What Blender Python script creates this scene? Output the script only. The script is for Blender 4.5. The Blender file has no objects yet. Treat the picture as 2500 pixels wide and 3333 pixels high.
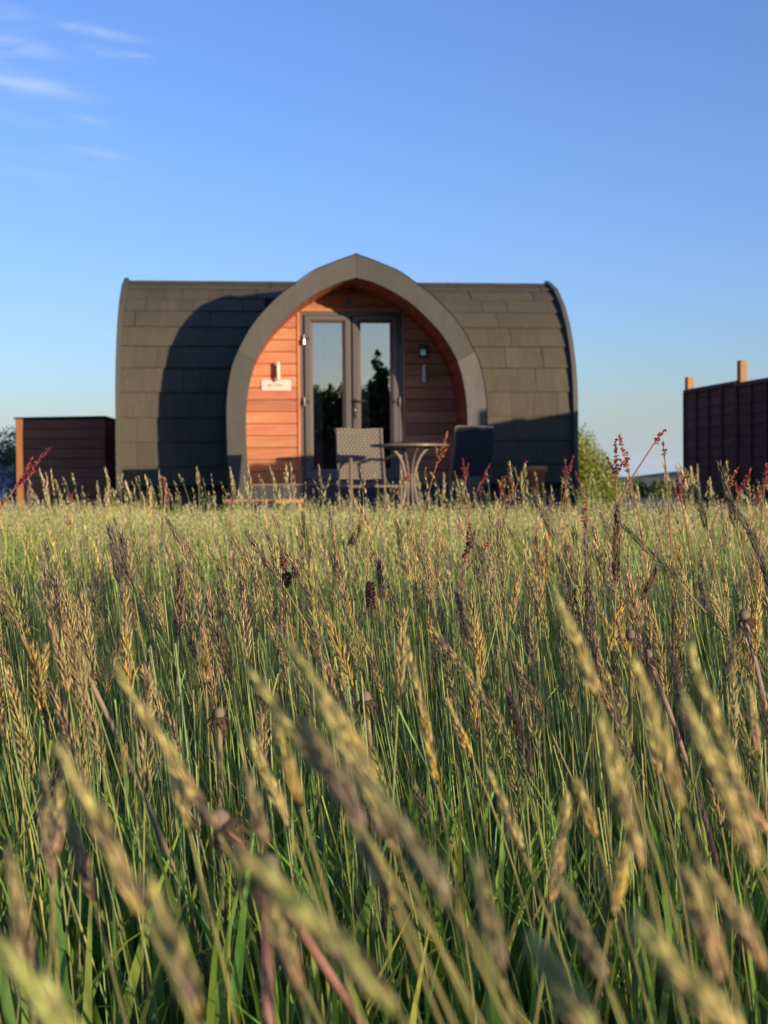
import bpy, math, random
import numpy as np
from mathutils import Vector, Matrix

R = math.radians
sc = bpy.context.scene
col = sc.collection
rng = np.random.default_rng(11)
random.seed(5)

# ------------------------------------------------------------------ camera
CAMZ = 0.50
cam_d = bpy.data.cameras.new('camera')
cam_d.sensor_fit = 'VERTICAL'
cam_d.sensor_height = 36.0
FPX = 4400.0                                   # focal length in photo pixels
cam_d.lens = FPX / 3333.0 * 36.0
cam_d.clip_start = 0.01
cam_d.clip_end = 6000
cam_d.dof.use_dof = True
cam_d.dof.focus_distance = 1.3
cam_d.dof.aperture_fstop = cam_d.lens / 2.7
cam = bpy.data.objects.new('camera', cam_d)
col.objects.link(cam)
CAMROT = (Matrix.Rotation(R(90 - 1.42), 4, 'X') @ Matrix.Rotation(R(-0.45), 4, 'Z'))
cam.matrix_world = Matrix.Translation((0, 0, CAMZ)) @ CAMROT
sc.camera = cam


def pt(px, py, d):
    """world point seen at photo pixel (px,py) at distance d along the view axis"""
    v = Vector(((px - 1250) / FPX * d, -(py - 1666.5) / FPX * d, -d))
    return (CAMROT.to_3x3() @ v) + Vector((0, 0, CAMZ))


# ------------------------------------------------------------------ light
SUN_AZ, SUN_EL = 135.0, 5.7                     # clockwise from +Y ; degrees
S = Vector((math.sin(R(SUN_AZ)) * math.cos(R(SUN_EL)), math.cos(R(SUN_AZ)) * math.cos(R(SUN_EL)), math.sin(R(SUN_EL))))
sun_d = bpy.data.lights.new('sun', 'SUN')
sun_d.energy = 4.0
sun_d.angle = R(0.53)
sun_d.color = (1.0, 0.76, 0.50)
sun = bpy.data.objects.new('sun', sun_d)
sun.rotation_euler = S.to_track_quat('Z', 'Y').to_euler()
sun.location = (20, -20, 12)
col.objects.link(sun)

world = bpy.data.worlds.new('World')
sc.world = world
world.use_nodes = True
wn, wl = world.node_tree.nodes, world.node_tree.links
wn.clear()


def N(tree, t, **kw):
    n = tree.nodes.new(t)
    for k, v in kw.items():
        setattr(n, k, v)
    return n


wt = world.node_tree
sky = N(wt, 'ShaderNodeTexSky', sky_type='NISHITA', sun_disc=False)
sky.sun_elevation = R(SUN_EL)
sky.sun_rotation = R(SUN_AZ)
sky.altitude = 0
sky.air_density = 1.0
sky.dust_density = 0.6
sky.ozone_density = 2.0
tc = N(wt, 'ShaderNodeTexCoord')
sep = N(wt, 'ShaderNodeSeparateXYZ')
wl.new(tc.outputs['Generated'], sep.inputs[0])


def math_node(tree, op, a, b=None, clamp=False):
    n = N(tree, 'ShaderNodeMath', operation=op, use_clamp=clamp)
    for i, v in enumerate((a, b)):
        if v is None:
            continue
        if isinstance(v, (int, float)):
            n.inputs[i].default_value = v
        else:
            tree.links.new(v, n.inputs[i])
    return n.outputs[0]


# thin cirrus: soft streaks at fixed directions of the sky, broken up by noise
az = math_node(wt, 'ARCTAN2', sep.outputs['X'], sep.outputs['Y'])
el = math_node(wt, 'ARCSINE', sep.outputs['Z'])
comb = N(wt, 'ShaderNodeCombineXYZ')
wl.new(az, comb.inputs[0])
wl.new(el, comb.inputs[1])
mp = N(wt, 'ShaderNodeMapping')
mp.inputs['Rotation'].default_value = (0, 0, R(9))
mp.inputs['Scale'].default_value = (22, 110, 1)
wl.new(comb.outputs[0], mp.inputs[0])
nz = N(wt, 'ShaderNodeTexNoise')
nz.inputs['Scale'].default_value = 1.0
nz.inputs['Detail'].default_value = 5
nz.inputs['Distortion'].default_value = 0.6
wl.new(mp.outputs[0], nz.inputs['Vector'])
STREAKS = [  # px, py, half width, half height, strength (photo pixels)
    (320, 103, 95, 11, .62), (20, 52, 60, 22, .45), (60, 150, 90, 20, .50), (340, 170, 70, 12, .26),
    (450, 184, 38, 9, .30), (170, 290, 110, 18, .36), (40, 380, 140, 14, .20), (310, 390, 60, 12, .28),
    (330, 500, 90, 12, .20), (-60, 250, 160, 25, .25), (120, 560, 320, 60, .10), (-250, 180, 200, 60, .35),
    (290, 1332, 120, 20, .22), (10, 1440, 120, 70, .45), (2150, 1500, 200, 26, .16), (2700, 1470, 300, 40, .25)]
total = None
for (px, py, hw, hh, st) in STREAKS:
    d = (pt(px, py, 1) - Vector((0, 0, CAMZ))).normalized()
    a0, e0 = math.atan2(d.x, d.y), math.asin(d.z)
    da = math_node(wt, 'SUBTRACT', az, a0)
    de = math_node(wt, 'SUBTRACT', el, e0)
    slope = 0.13 if py < 1000 else 0.0            # streaks fall to the right
    de = math_node(wt, 'ADD', de, math_node(wt, 'MULTIPLY', da, slope))
    qa = math_node(wt, 'POWER', math_node(wt, 'MULTIPLY', da, FPX / hw), 2.0)
    qe = math_node(wt, 'POWER', math_node(wt, 'MULTIPLY', de, FPX / hh), 2.0)
    g = math_node(wt, 'EXPONENT', math_node(wt, 'MULTIPLY', math_node(wt, 'ADD', qa, qe), -0.7))
    g = math_node(wt, 'MULTIPLY', g, st)
    total = g if total is None else math_node(wt, 'ADD', total, g)
nmod = N(wt, 'ShaderNodeMapRange')
nmod.inputs['From Min'].default_value = 0.3
nmod.inputs['From Max'].default_value = 0.68
wl.new(nz.outputs['Fac'], nmod.inputs['Value'])
cloud = math_node(wt, 'MULTIPLY', total, nmod.outputs[0], clamp=True)
hsv = N(wt, 'ShaderNodeHueSaturation')
hsv.inputs['Hue'].default_value = 0.5
hsv.inputs['Saturation'].default_value = 1.0
wl.new(sky.outputs[0], hsv.inputs['Color'])
tint = N(wt, 'ShaderNodeMix', data_type='RGBA', blend_type='MULTIPLY')
tint.inputs['Factor'].default_value = 1.0
tint.inputs['B'].default_value = (.87, 1.03, 1.70, 1)
wl.new(hsv.outputs[0], tint.inputs['A'])
hzf = N(wt, 'ShaderNodeMapRange', interpolation_type='SMOOTHSTEP')
hzf.inputs['From Min'].default_value = 0.075
hzf.inputs['From Max'].default_value = -0.01
hzf.inputs['To Max'].default_value = 0.88
wl.new(sep.outputs['Z'], hzf.inputs['Value'])
hz = N(wt, 'ShaderNodeMix', data_type='RGBA')
hz.inputs['B'].default_value = (2.45, 2.98, 3.62, 1)
wl.new(hzf.outputs[0], hz.inputs['Factor'])
wl.new(tint.outputs['Result'], hz.inputs['A'])
cm = N(wt, 'ShaderNodeMix', data_type='RGBA')
CLOUD_COL = (3.4, 4.0, 5.2, 1)
cm.inputs['B'].default_value = CLOUD_COL
wl.new(cloud, cm.inputs['Factor'])
wl.new(hz.outputs['Result'], cm.inputs['A'])
bg = N(wt, 'ShaderNodeBackground')
bg.inputs['Strength'].default_value = 0.10
wl.new(cm.outputs['Result'], bg.inputs['Color'])
wo = N(wt, 'ShaderNodeOutputWorld')
wl.new(bg.outputs[0], wo.inputs[0])

sc.view_settings.view_transform = 'Standard'
sc.view_settings.look = 'None'
sc.view_settings.gamma = 1
sc.view_settings.use_curve_mapping = False
sc.view_settings.exposure = 1.0
sc.cycles.max_bounces = 8
sc.cycles.transparent_max_bounces = 16
sc.cycles.use_adaptive_sampling = True
sc.cycles.adaptive_threshold = 0.01
sc.cycles.use_denoising = True


# ------------------------------------------------------------------ materials
def mat(name, base, rough=0.7, noise=None, spec=0.3, bump=None, metal=0.0, vary=.14):
    """base colour with optional list of noise layers (scale xyz, strength, second colour)"""
    m = bpy.data.materials.new(name)
    m.use_nodes = True
    t = m.node_tree
    p = t.nodes['Principled BSDF']
    p.inputs['Roughness'].default_value = rough
    p.inputs['Specular IOR Level'].default_value = spec
    p.inputs['Metallic'].default_value = metal
    co = N(t, 'ShaderNodeTexCoord')
    oi = N(t, 'ShaderNodeObjectInfo')
    off = N(t, 'ShaderNodeVectorMath', operation='ADD')
    cc = N(t, 'ShaderNodeCombineXYZ')
    r10 = math_node(t, 'MULTIPLY', oi.outputs['Random'], 37.0)
    for i in range(3):
        t.links.new(r10, cc.inputs[i])
    t.links.new(co.outputs['Object'], off.inputs[0])
    t.links.new(cc.outputs[0], off.inputs[1])
    cur = None
    rgb = N(t, 'ShaderNodeRGB')
    rgb.outputs[0].default_value = (*base, 1)
    cur = rgb.outputs[0]
    for (scale, lo, hi, c2, st) in (noise or []):
        mpn = N(t, 'ShaderNodeMapping')
        mpn.inputs['Scale'].default_value = scale
        t.links.new(off.outputs[0], mpn.inputs[0])
        nn = N(t, 'ShaderNodeTexNoise')
        nn.inputs['Scale'].default_value = 1
        nn.inputs['Detail'].default_value = 6
        nn.inputs['Roughness'].default_value = 0.6
        t.links.new(mpn.outputs[0], nn.inputs['Vector'])
        mr = N(t, 'ShaderNodeMapRange')
        mr.inputs['From Min'].default_value = lo
        mr.inputs['From Max'].default_value = hi
        mr.inputs['To Max'].default_value = st
        t.links.new(nn.outputs['Fac'], mr.inputs['Value'])
        mx = N(t, 'ShaderNodeMix', data_type='RGBA')
        mx.inputs['B'].default_value = (*c2, 1)
        t.links.new(mr.outputs[0], mx.inputs['Factor'])
        t.links.new(cur, mx.inputs['A'])
        cur = mx.outputs['Result']
    # piece to piece variation
    hs = N(t, 'ShaderNodeHueSaturation')
    vr = N(t, 'ShaderNodeMapRange')
    vr.inputs['To Min'].default_value = 1 - vary
    vr.inputs['To Max'].default_value = 1 + vary
    if vary > .2:
        hr = N(t, 'ShaderNodeMapRange')
        hr.inputs['To Min'].default_value = .488
        hr.inputs['To Max'].default_value = .514
        rnd2 = math_node(t, 'FRACT', math_node(t, 'MULTIPLY', oi.outputs['Random'], 17.3))
        t.links.new(rnd2, hr.inputs['Value'])
        t.links.new(hr.outputs[0], hs.inputs['Hue'])
    t.links.new(oi.outputs['Random'], vr.inputs['Value'])
    t.links.new(vr.outputs[0], hs.inputs['Value'])
    t.links.new(cur, hs.inputs['Color'])
    t.links.new(hs.outputs[0], p.inputs['Base Color'])
    if bump:
        scale, st, dist = bump
        mpn = N(t, 'ShaderNodeMapping')
        mpn.inputs['Scale'].default_value = scale
        t.links.new(off.outputs[0], mpn.inputs[0])
        nn = N(t, 'ShaderNodeTexNoise')
        nn.inputs['Scale'].default_value = 1
        nn.inputs['Detail'].default_value = 5
        t.links.new(mpn.outputs[0], nn.inputs['Vector'])
        b = N(t, 'ShaderNodeBump')
        b.inputs['Strength'].default_value = st
        b.inputs['Distance'].default_value = dist
        t.links.new(nn.outputs['Fac'], b.inputs['Height'])
        t.links.new(b.outputs[0], p.inputs['Normal'])
    return m


def leaf_mat(name, trans=0.35, rough=0.55, gain=(1, 1, 1), spec=0.25, attr='Col'):
    m = bpy.data.materials.new(name)
    m.use_nodes = True
    t = m.node_tree
    t.nodes.clear()
    a = N(t, 'ShaderNodeAttribute', attribute_name=attr)
    p = N(t, 'ShaderNodeBsdfPrincipled')
    p.inputs['Roughness'].default_value = rough
    p.inputs['Specular IOR Level'].default_value = spec
    tr = N(t, 'ShaderNodeBsdfTranslucent')
    g = N(t, 'ShaderNodeMix', data_type='RGBA', blend_type='MULTIPLY')
    g.inputs['Factor'].default_value = 1
    g.inputs['B'].default_value = (*gain, 1)
    t.links.new(a.outputs['Color'], g.inputs['A'])
    t.links.new(a.outputs['Color'], p.inputs['Base Color'])
    t.links.new(g.outputs['Result'], tr.inputs['Color'])
    mx = N(t, 'ShaderNodeMixShader')
    mx.inputs[0].default_value = trans
    t.links.new(p.outputs[0], mx.inputs[1])
    t.links.new(tr.outputs[0], mx.inputs[2])
    o = N(t, 'ShaderNodeOutputMaterial')
    t.links.new(mx.outputs[0], o.inputs[0])
    return m


M = {}
M['shingle'] = mat('roof felt', (.072, .066, .053), .95, [((5, 5, 5), .35, .7, (.052, .050, .040), .8), ((90, 90, 90), .45, .75, (.11, .10, .08), .6), ((22, 22, 3), .52, .72, (.105, .095, .070), .6), ((14, 14, 14), .64, .74, (.11, .115, .06), .6)], .15, ((160, 160, 160), .5, .002), 0, .085)
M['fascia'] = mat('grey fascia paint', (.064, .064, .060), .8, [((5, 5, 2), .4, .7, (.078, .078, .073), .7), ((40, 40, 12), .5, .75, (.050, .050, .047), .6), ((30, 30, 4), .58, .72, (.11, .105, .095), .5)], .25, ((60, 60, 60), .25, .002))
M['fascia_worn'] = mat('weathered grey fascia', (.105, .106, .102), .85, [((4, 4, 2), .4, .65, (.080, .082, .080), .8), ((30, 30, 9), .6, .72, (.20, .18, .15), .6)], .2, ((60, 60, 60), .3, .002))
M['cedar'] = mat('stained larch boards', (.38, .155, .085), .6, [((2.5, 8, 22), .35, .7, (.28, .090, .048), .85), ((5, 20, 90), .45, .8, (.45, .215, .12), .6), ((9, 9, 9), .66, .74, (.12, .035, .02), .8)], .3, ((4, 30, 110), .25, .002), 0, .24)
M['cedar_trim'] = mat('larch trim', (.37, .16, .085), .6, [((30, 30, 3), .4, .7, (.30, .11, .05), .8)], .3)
M['soffit'] = mat('dark red lining', (.28, .085, .038), .6, [((20, 4, 20), .35, .7, (.17, .045, .022), .8), ((9, 9, 9), .66, .74, (.16, .04, .02), .8)], .3)  # darker and redder than the wall boards
M['door'] = mat('anthracite door frame', (.070, .064, .062), .42, [((3, 3, 3), .4, .7, (.08, .073, .070), .5)], .5)
M['rubber'] = mat('black rubber', (.015, .016, .018), .6)
M['steel'] = mat('satin steel', (.55, .53, .5), .3, None, .5, None, .9)
M['blackmetal'] = mat('black hardware', (.02, .02, .022), .35, None, .5)
M['white'] = mat('white plastic', (.50, .48, .44), .45, [((6, 6, 6), .4, .7, (.44, .42, .38), .5)], .4)
M['ink'] = mat('grey lettering', (.13, .13, .11), .6)
M['lampw'] = mat('cream enamel', (.74, .66, .50), .35, None, .5)
M['curtain'] = mat('dusky pink curtain', (.40, .22, .23), .9, [((40, 5, 2), .35, .65, (.28, .15, .16), .8)], .1)
M['interior'] = mat('unlit black lining', (.009, .008, .008), .9)  # near-black colour stands in for the unlit room
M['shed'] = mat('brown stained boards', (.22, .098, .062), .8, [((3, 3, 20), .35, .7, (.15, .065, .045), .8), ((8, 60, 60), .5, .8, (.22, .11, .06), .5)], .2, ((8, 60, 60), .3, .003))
M['shed_sunlit'] = mat('sunlit shed strip', (.33, .155, .065), .75, [((20, 20, 3), .35, .7, (.25, .105, .045), .8), ((7, 7, 7), .6, .72, (.15, .07, .03), .7)], .2)  # lighter, more orange copy of the shed boards, sunlight put into the colour
M['fence'] = mat('dark brown fence boards', (.095, .060, .048), .85, [((3, 3, 14), .35, .7, (.060, .040, .034), .8), ((60, 60, 8), .5, .8, (.13, .085, .065), .6)], .15, ((60, 60, 60), .4, .003))
M['post'] = mat('fence post timber', (.34, .20, .105), .8, [((25, 25, 2), .35, .7, (.24, .14, .08), .8), ((5, 5, 5), .6, .72, (.14, .09, .06), .6)], .2, ((60, 60, 6), .4, .003))
M['deck'] = mat('weathered deck boards', (.19, .14, .105), .85, [((3, 30, 30), .35, .7, (.12, .09, .07), .8)], .2)
M['deck_or'] = mat('orange timber step', (.36, .20, .10), .8, [((3, 30, 30), .35, .7, (.27, .14, .07), .8)], .2)  # more orange than the deck boards
M['skirt'] = mat('dark skirting', (.035, .04, .045), .8)
M['frame_metal'] = mat('taupe powder coat', (.13, .108, .092), .45, [((8, 8, 8), .4, .7, (.10, .085, .07), .5)], .4)
M['rattan'] = mat('grey brown rattan', (.19, .168, .14), .6, [((30, 30, 30), .35, .7, (.15, .13, .105), .8)], .3)
M['sling'] = mat('navy sling fabric', (.017, .019, .028), .8, [((200, 200, 200), .4, .6, (.025, .028, .036), .5)], .2)
M['terracotta'] = mat('terracotta', (.66, .25, .12), .85, [((12, 12, 12), .35, .7, (.48, .17, .08), .8), ((9, 9, 9), .6, .75, (.55, .30, .19), .4)], .15)
M['soil'] = mat('meadow soil', (.030, .030, .014), .95, [((3, 3, 3), .35, .7, (.05, .055, .02), .8), ((40, 40, 40), .4, .7, (.022, .018, .01), .8)], .1, ((30, 30, 30), .8, .02))
M['gravel'] = mat('pale gravel', (.25, .22, .19), .95, [((60, 60, 60), .35, .7, (.36, .33, .29), .8), ((4, 4, 4), .4, .7, (.18, .15, .12), .6)], .1, ((120, 120, 120), .9, .01))
M['stubble'] = mat('dry field', (.27, .21, .11), .95, [((.05, .05, .05), .35, .7, (.20, .20, .09), .8)], .1)
M['farland'] = mat('far pasture', (.10, .13, .07), .95, [((.004, .01, .004), .35, .7, (.16, .15, .08), .8)], .1)
M['hill'] = mat('far hill woodland', (.075, .10, .085), .95, [((.01, .01, .01), .35, .7, (.10, .13, .10), .8)], .1)
M['bark'] = mat('bark', (.10, .075, .05), .9, [((12, 12, 3), .35, .7, (.06, .045, .03), .8)], .1)
M['carpaint'] = mat('pale blue car paint', (.24, .34, .52), .25, None, .6)
M['carglass'] = mat('dark car glass', (.02, .025, .03), .08, None, .8)
M['tyre'] = mat('tyre', (.02, .02, .02), .8)
M['button'] = mat('dandelion button', (.15, .125, .09), .9)
M['grass'] = leaf_mat('grass blades', .42, .5, (1.15, 1.1, .7))
M['seed'] = leaf_mat('seed heads', .40, .75, (1.1, 1.0, .8), .12)
M['sorrelm'] = leaf_mat('sorrel fruits', .35, .7, (1.2, .8, .7), .1)
M['leaves'] = leaf_mat('shrub leaves', .40, .5, (1.1, 1.1, .6))

gm = bpy.data.materials.new('window glass')
gm.use_nodes = True
t = gm.node_tree
t.nodes.clear()
fr = N(t, 'ShaderNodeFresnel')
fr.inputs['IOR'].default_value = 1.6
f2 = math_node(t, 'ADD', math_node(t, 'MULTIPLY', fr.outputs[0], 1.6), 0.29, clamp=True)
tr = N(t, 'ShaderNodeBsdfTransparent')
tr.inputs[0].default_value = (.93, .94, .93, 1)
gl = N(t, 'ShaderNodeBsdfGlossy')
gl.inputs['Roughness'].default_value = 0.0
gl.inputs[0].default_value = (1, .95, .80, 1)
mx = N(t, 'ShaderNodeMixShader')
t.links.new(f2, mx.inputs[0])
t.links.new(tr.outputs[0], mx.inputs[1])
t.links.new(gl.outputs[0], mx.inputs[2])
o = N(t, 'ShaderNodeOutputMaterial')
t.links.new(mx.outputs[0], o.inputs[0])
M['glass'] = gm


# ------------------------------------------------------------------ mesh helpers
class MB:
    """collects shapes into one mesh"""

    def __init__(s):
        s.v, s.f, s.m = [], [], []
        s.smooth = False

    def add(s, verts, faces):
        n = len(s.v)
        s.v += [tuple(x) for x in verts]
        s.f += [tuple(i + n for i in f) for f in faces]
        return s

    def box(s, a, b, rot=None, org=(0, 0, 0)):
        (x0, y0, z0), (x1, y1, z1) = a, b
        vs = [Vector(p) for p in ((x0, y0, z0), (x1, y0, z0), (x1, y1, z0), (x0, y1, z0), (x0, y0, z1), (x1, y0, z1), (x1, y1, z1), (x0, y1, z1))]
        if rot is not None:
            vs = [rot @ v for v in vs]
        vs = [v + Vector(org) for v in vs]
        return s.add(vs, [(0, 3, 2, 1), (4, 5, 6, 7), (0, 1, 5, 4), (1, 2, 6, 5), (2, 3, 7, 6), (3, 0, 4, 7)])

    def bevbox(s, a, b, c=.004):
        """box with chamfered long edges (octagonal in xz and proud faces)"""
        (x0, y0, z0), (x1, y1, z1) = a, b
        sec = [(x0 + c, z0), (x1 - c, z0), (x1, z0 + c), (x1, z1 - c), (x1 - c, z1), (x0 + c, z1), (x0, z1 - c), (x0, z0 + c)]
        n = len(sec)
        vs = []
        for y, k in ((y0, c), (y0 + c, 0), (y1 - c, 0), (y1, c)):
            cx, cz = (x0 + x1) / 2, (z0 + z1) / 2
            for (x, z) in sec:
                vs.append((x - k * np.sign(x - cx), y, z - k * np.sign(z - cz)))
        fs = []
        for r in range(3):
            for i in range(n):
                j = (i + 1) % n
                fs.append((r * n + i, r * n + j, (r + 1) * n + j, (r + 1) * n + i))
        fs.append(tuple(range(n))[::-1])
        fs.append(tuple(range(3 * n, 4 * n)))
        return s.add(vs, fs)

    def tube(s, pts, r, n=8, cap=True):
        pts = [Vector(p) for p in pts]
        rs = r if isinstance(r, (list, tuple)) else [r] * len(pts)
        base = len(s.v)
        up = None
        for i, p in enumerate(pts):
            d = (pts[min(i + 1, len(pts) - 1)] - pts[max(i - 1, 0)]).normalized()
            if up is None:
                up = d.orthogonal().normalized()
            up = (up - d * up.dot(d)).normalized()
            w = d.cross(up)
            for k in range(n):
                a = 2 * math.pi * k / n
                s.v.append(tuple(p + (up * math.cos(a) + w * math.sin(a)) * rs[i]))
        for i in range(len(pts) - 1):
            for k in range(n):
                q = (k + 1) % n
                s.f.append((base + i * n + k, base + i * n + q, base + (i + 1) * n + q, base + (i + 1) * n + k))
        if cap:
            s.f.append(tuple(base + k for k in range(n))[::-1])
            s.f.append(tuple(base + (len(pts) - 1) * n + k for k in range(n)))
        return s

    def lathe(s, prof, n=24, org=(0, 0, 0)):
        base = len(s.v)
        for (r, z) in prof:
            for k in range(n):
                a = 2 * math.pi * k / n
                s.v.append((org[0] + r * math.cos(a), org[1] + r * math.sin(a), org[2] + z))
        for i in range(len(prof) - 1):
            for k in range(n):
                q = (k + 1) % n
                s.f.append((base + i * n + k, base + i * n + q, base + (i + 1) * n + q, base + (i + 1) * n + k))
        s.f.append(tuple(base + k for k in range(n))[::-1])
        s.f.append(tuple(base + (len(prof) - 1) * n + k for k in range(n)))
        return s

    def mesh(s, name, m, smooth=False):
        me = bpy.data.meshes.new(name)
        me.from_pydata(s.v, [], s.f)
        me.materials.append(m)
        if smooth:
            me.polygons.foreach_set('use_smooth', [True] * len(me.polygons))
        me.update()
        return me

    def build(s, name, m, parent=None, smooth=False, loc=(0, 0, 0), rz=0):
        return link(name, s.mesh(name, m, smooth), parent, loc, rz)


def link(name, me, parent=None, loc=(0, 0, 0), rz=0):
    o = bpy.data.objects.new(name, me)
    col.objects.link(o)
    o.location = loc
    o.rotation_euler = (0, 0, rz)
    if parent:
        o.parent = parent
    return o


def thing(name, label, cat, loc=(0, 0, 0), rz=0, group=None):
    o = link(name, None, None, loc, rz)
    o['label'] = label
    o['category'] = cat
    o.empty_display_size = .1
    if group:
        o['group'] = group
    return o


def tag(o, label, cat, group=None):
    o['label'] = label
    o['category'] = cat
    if group:
        o['group'] = group
    return o


def structure(o):
    o['kind'] = 'structure'
    return o


# ------------------------------------------------------------------ ground and far land
def sheet(name, x0, y0, x1, y1, z, m, nx=1, ny=1, wob=0):
    mb = MB()
    for j in range(ny + 1):
        for i in range(nx + 1):
            mb.v.append((x0 + (x1 - x0) * i / nx + (random.uniform(-wob, wob) if wob else 0), y0 + (y1 - y0) * j / ny + (random.uniform(-wob, wob) if wob else 0), z))
    for j in range(ny):
        for i in range(nx):
            a = j * (nx + 1) + i
            mb.f.append((a, a + 1, a + nx + 2, a + nx + 1))
    return structure(mb.build(name, m))


sheet('ground', -3000, -600, 3000, 5200, 0.0, M['farland'])
sheet('meadow_soil', -16, -9, 16, 13.4, 0.006, M['soil'])
sheet('gravel_path', -16, 12.6, 16, 27, 0.014, M['gravel'], 40, 10, .12)
sheet('far_field', -80, 60, 300, 420, 0.02, M['stubble'])
mb = MB()
hp = []
for i in range(60):
    x = 440 + i * 30
    hp.append((x, 2200, min(i * 2.2, 6) + 9 * math.exp(-((x - 1000) / 400) ** 2) + 2 * math.sin(i * .7) + random.uniform(-.6, .6)))
for i, (x, y, z) in enumerate(hp):
    mb.v += [(x, y, -5), (x, y + 120, z), (x, y + 600, -5)]
for i in range(len(hp) - 1):
    a = i * 3
    mb.f += [(a, a + 3, a + 4, a + 1), (a + 1, a + 4, a + 5, a + 2)]
structure(mb.build('hills', M['hill']))


# ------------------------------------------------------------------ vectorised foliage meshes
def np_mesh(name, V, F, C, m, parent=None):
    """V (n,3), F (k,3) triangles, C (n,3) vertex colours -> one mesh object"""
    me = bpy.data.meshes.new(name)
    nv, nf = len(V), len(F)
    me.vertices.add(nv)
    me.vertices.foreach_set('co', np.ascontiguousarray(V, np.float32).ravel())
    me.loops.add(nf * 3)
    me.loops.foreach_set('vertex_index', np.ascontiguousarray(F, np.int32).ravel())
    me.polygons.add(nf)
    me.polygons.foreach_set('loop_start', np.arange(0, nf * 3, 3, dtype=np.int32))
    me.polygons.foreach_set('loop_total', np.full(nf, 3, np.int32))
    a = me.color_attributes.new('Col', 'FLOAT_COLOR', 'POINT')
    cc = np.ones((nv, 4), np.float32)
    cc[:, :3] = np.clip(C, 0, 1)
    a.data.foreach_set('color', cc.ravel())
    me.materials.append(m)
    me.update(calc_edges=True)
    return link(name, me, parent)


def unit(v):
    return v / np.maximum(np.linalg.norm(v, axis=-1, keepdims=True), 1e-9)


def cat_parts(parts):
    V, F, C, n = [], [], [], 0
    for v, f, c in parts:
        V.append(v)
        F.append(f + n)
        C.append(c)
        n += len(v)
    return np.concatenate(V), np.concatenate(F), np.concatenate(C)


def ribbons(P, side, width, colr):
    """P (n,k,3) centre lines, side (n,3), width (n,k), colr (n,k,3)"""
    n, k, _ = P.shape
    s = side[:, None, :] * width[..., None] * .5
    L, Rr = P - s, P + s
    V = np.stack([L, Rr], 2).reshape(n, k * 2, 3)
    C = np.repeat(colr, 2, axis=1).reshape(n, k * 2, 3)
    f = []
    for i in range(k - 1):
        a = 2 * i
        f += [(a, a + 1, a + 3), (a, a + 3, a + 2)]
    f = np.array(f)
    F = (f[None] + (np.arange(n) * k * 2)[:, None, None]).reshape(-1, 3)
    return V.reshape(-1, 3), F, C.reshape(-1, 3)


def tubes(P, rad, colr, ns=3):
    n, k, _ = P.shape
    d = unit(np.gradient(P, axis=1))
    up = np.zeros_like(d)
    up[..., 0] = 1
    u = unit(np.cross(d, np.roll(d, 1, -1) * np.array([1, -1, 1]) + up * .3 + np.array([0, 1.0, 0])))
    w = np.cross(d, u)
    rings = []
    for i in range(ns):
        a = 2 * math.pi * i / ns
        rings.append(P + (u * math.cos(a) + w * math.sin(a)) * rad[..., None])
    V = np.stack(rings, 2).reshape(n, k * ns, 3)
    C = np.repeat(colr, ns, axis=1)
    f = []
    for i in range(k - 1):
        for j in range(ns):
            q = (j + 1) % ns
            a, b, c, e = i * ns + j, i * ns + q, (i + 1) * ns + q, (i + 1) * ns + j
            f += [(a, b, c), (a, c, e)]
    f = np.array(f)
    F = (f[None] + (np.arange(n) * k * ns)[:, None, None]).reshape(-1, 3)
    return V.reshape(-1, 3), F, C.reshape(-1, 3)


def blades(root, height, lean_dir, lean, width, c_base, c_tip, k=6):
    """arching grass blades rooted at root (n,3)"""
    n = len(root)
    s = np.linspace(0, 1, k)[None, :]
    ang = lean[:, None] * s ** 1.3                        # angle from the vertical along the blade
    ds = height[:, None] / (k - 1)
    dz = np.cumsum(np.cos(ang) * ds, 1) - np.cos(ang[:, :1]) * ds
    dh = np.cumsum(np.sin(ang) * ds, 1) - np.sin(ang[:, :1]) * ds
    P = root[:, None, :] + np.stack([dh * lean_dir[:, :1], dh * lean_dir[:, 1:2], dz], -1)
    th = rng.uniform(0, math.pi, n)
    side = np.stack([np.cos(th), np.sin(th), np.zeros(n)], -1)
    w = width[:, None] * np.clip(np.minimum(1.0, (1 - s) * 2.2 + .02), 0, 1) * (0.75 + .25 * np.sin(s * math.pi))
    C = c_base[:, None, :] * (1 - s[..., None]) + c_tip[:, None, :] * s[..., None]
    return ribbons(P, side, w, C)


def curve3(a, b, c, k):
    s = np.linspace(0, 1, k)[None, :, None]
    return a[:, None] * (1 - s) ** 2 + 2 * b[:, None] * s * (1 - s) + c[:, None] * s ** 2


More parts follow.
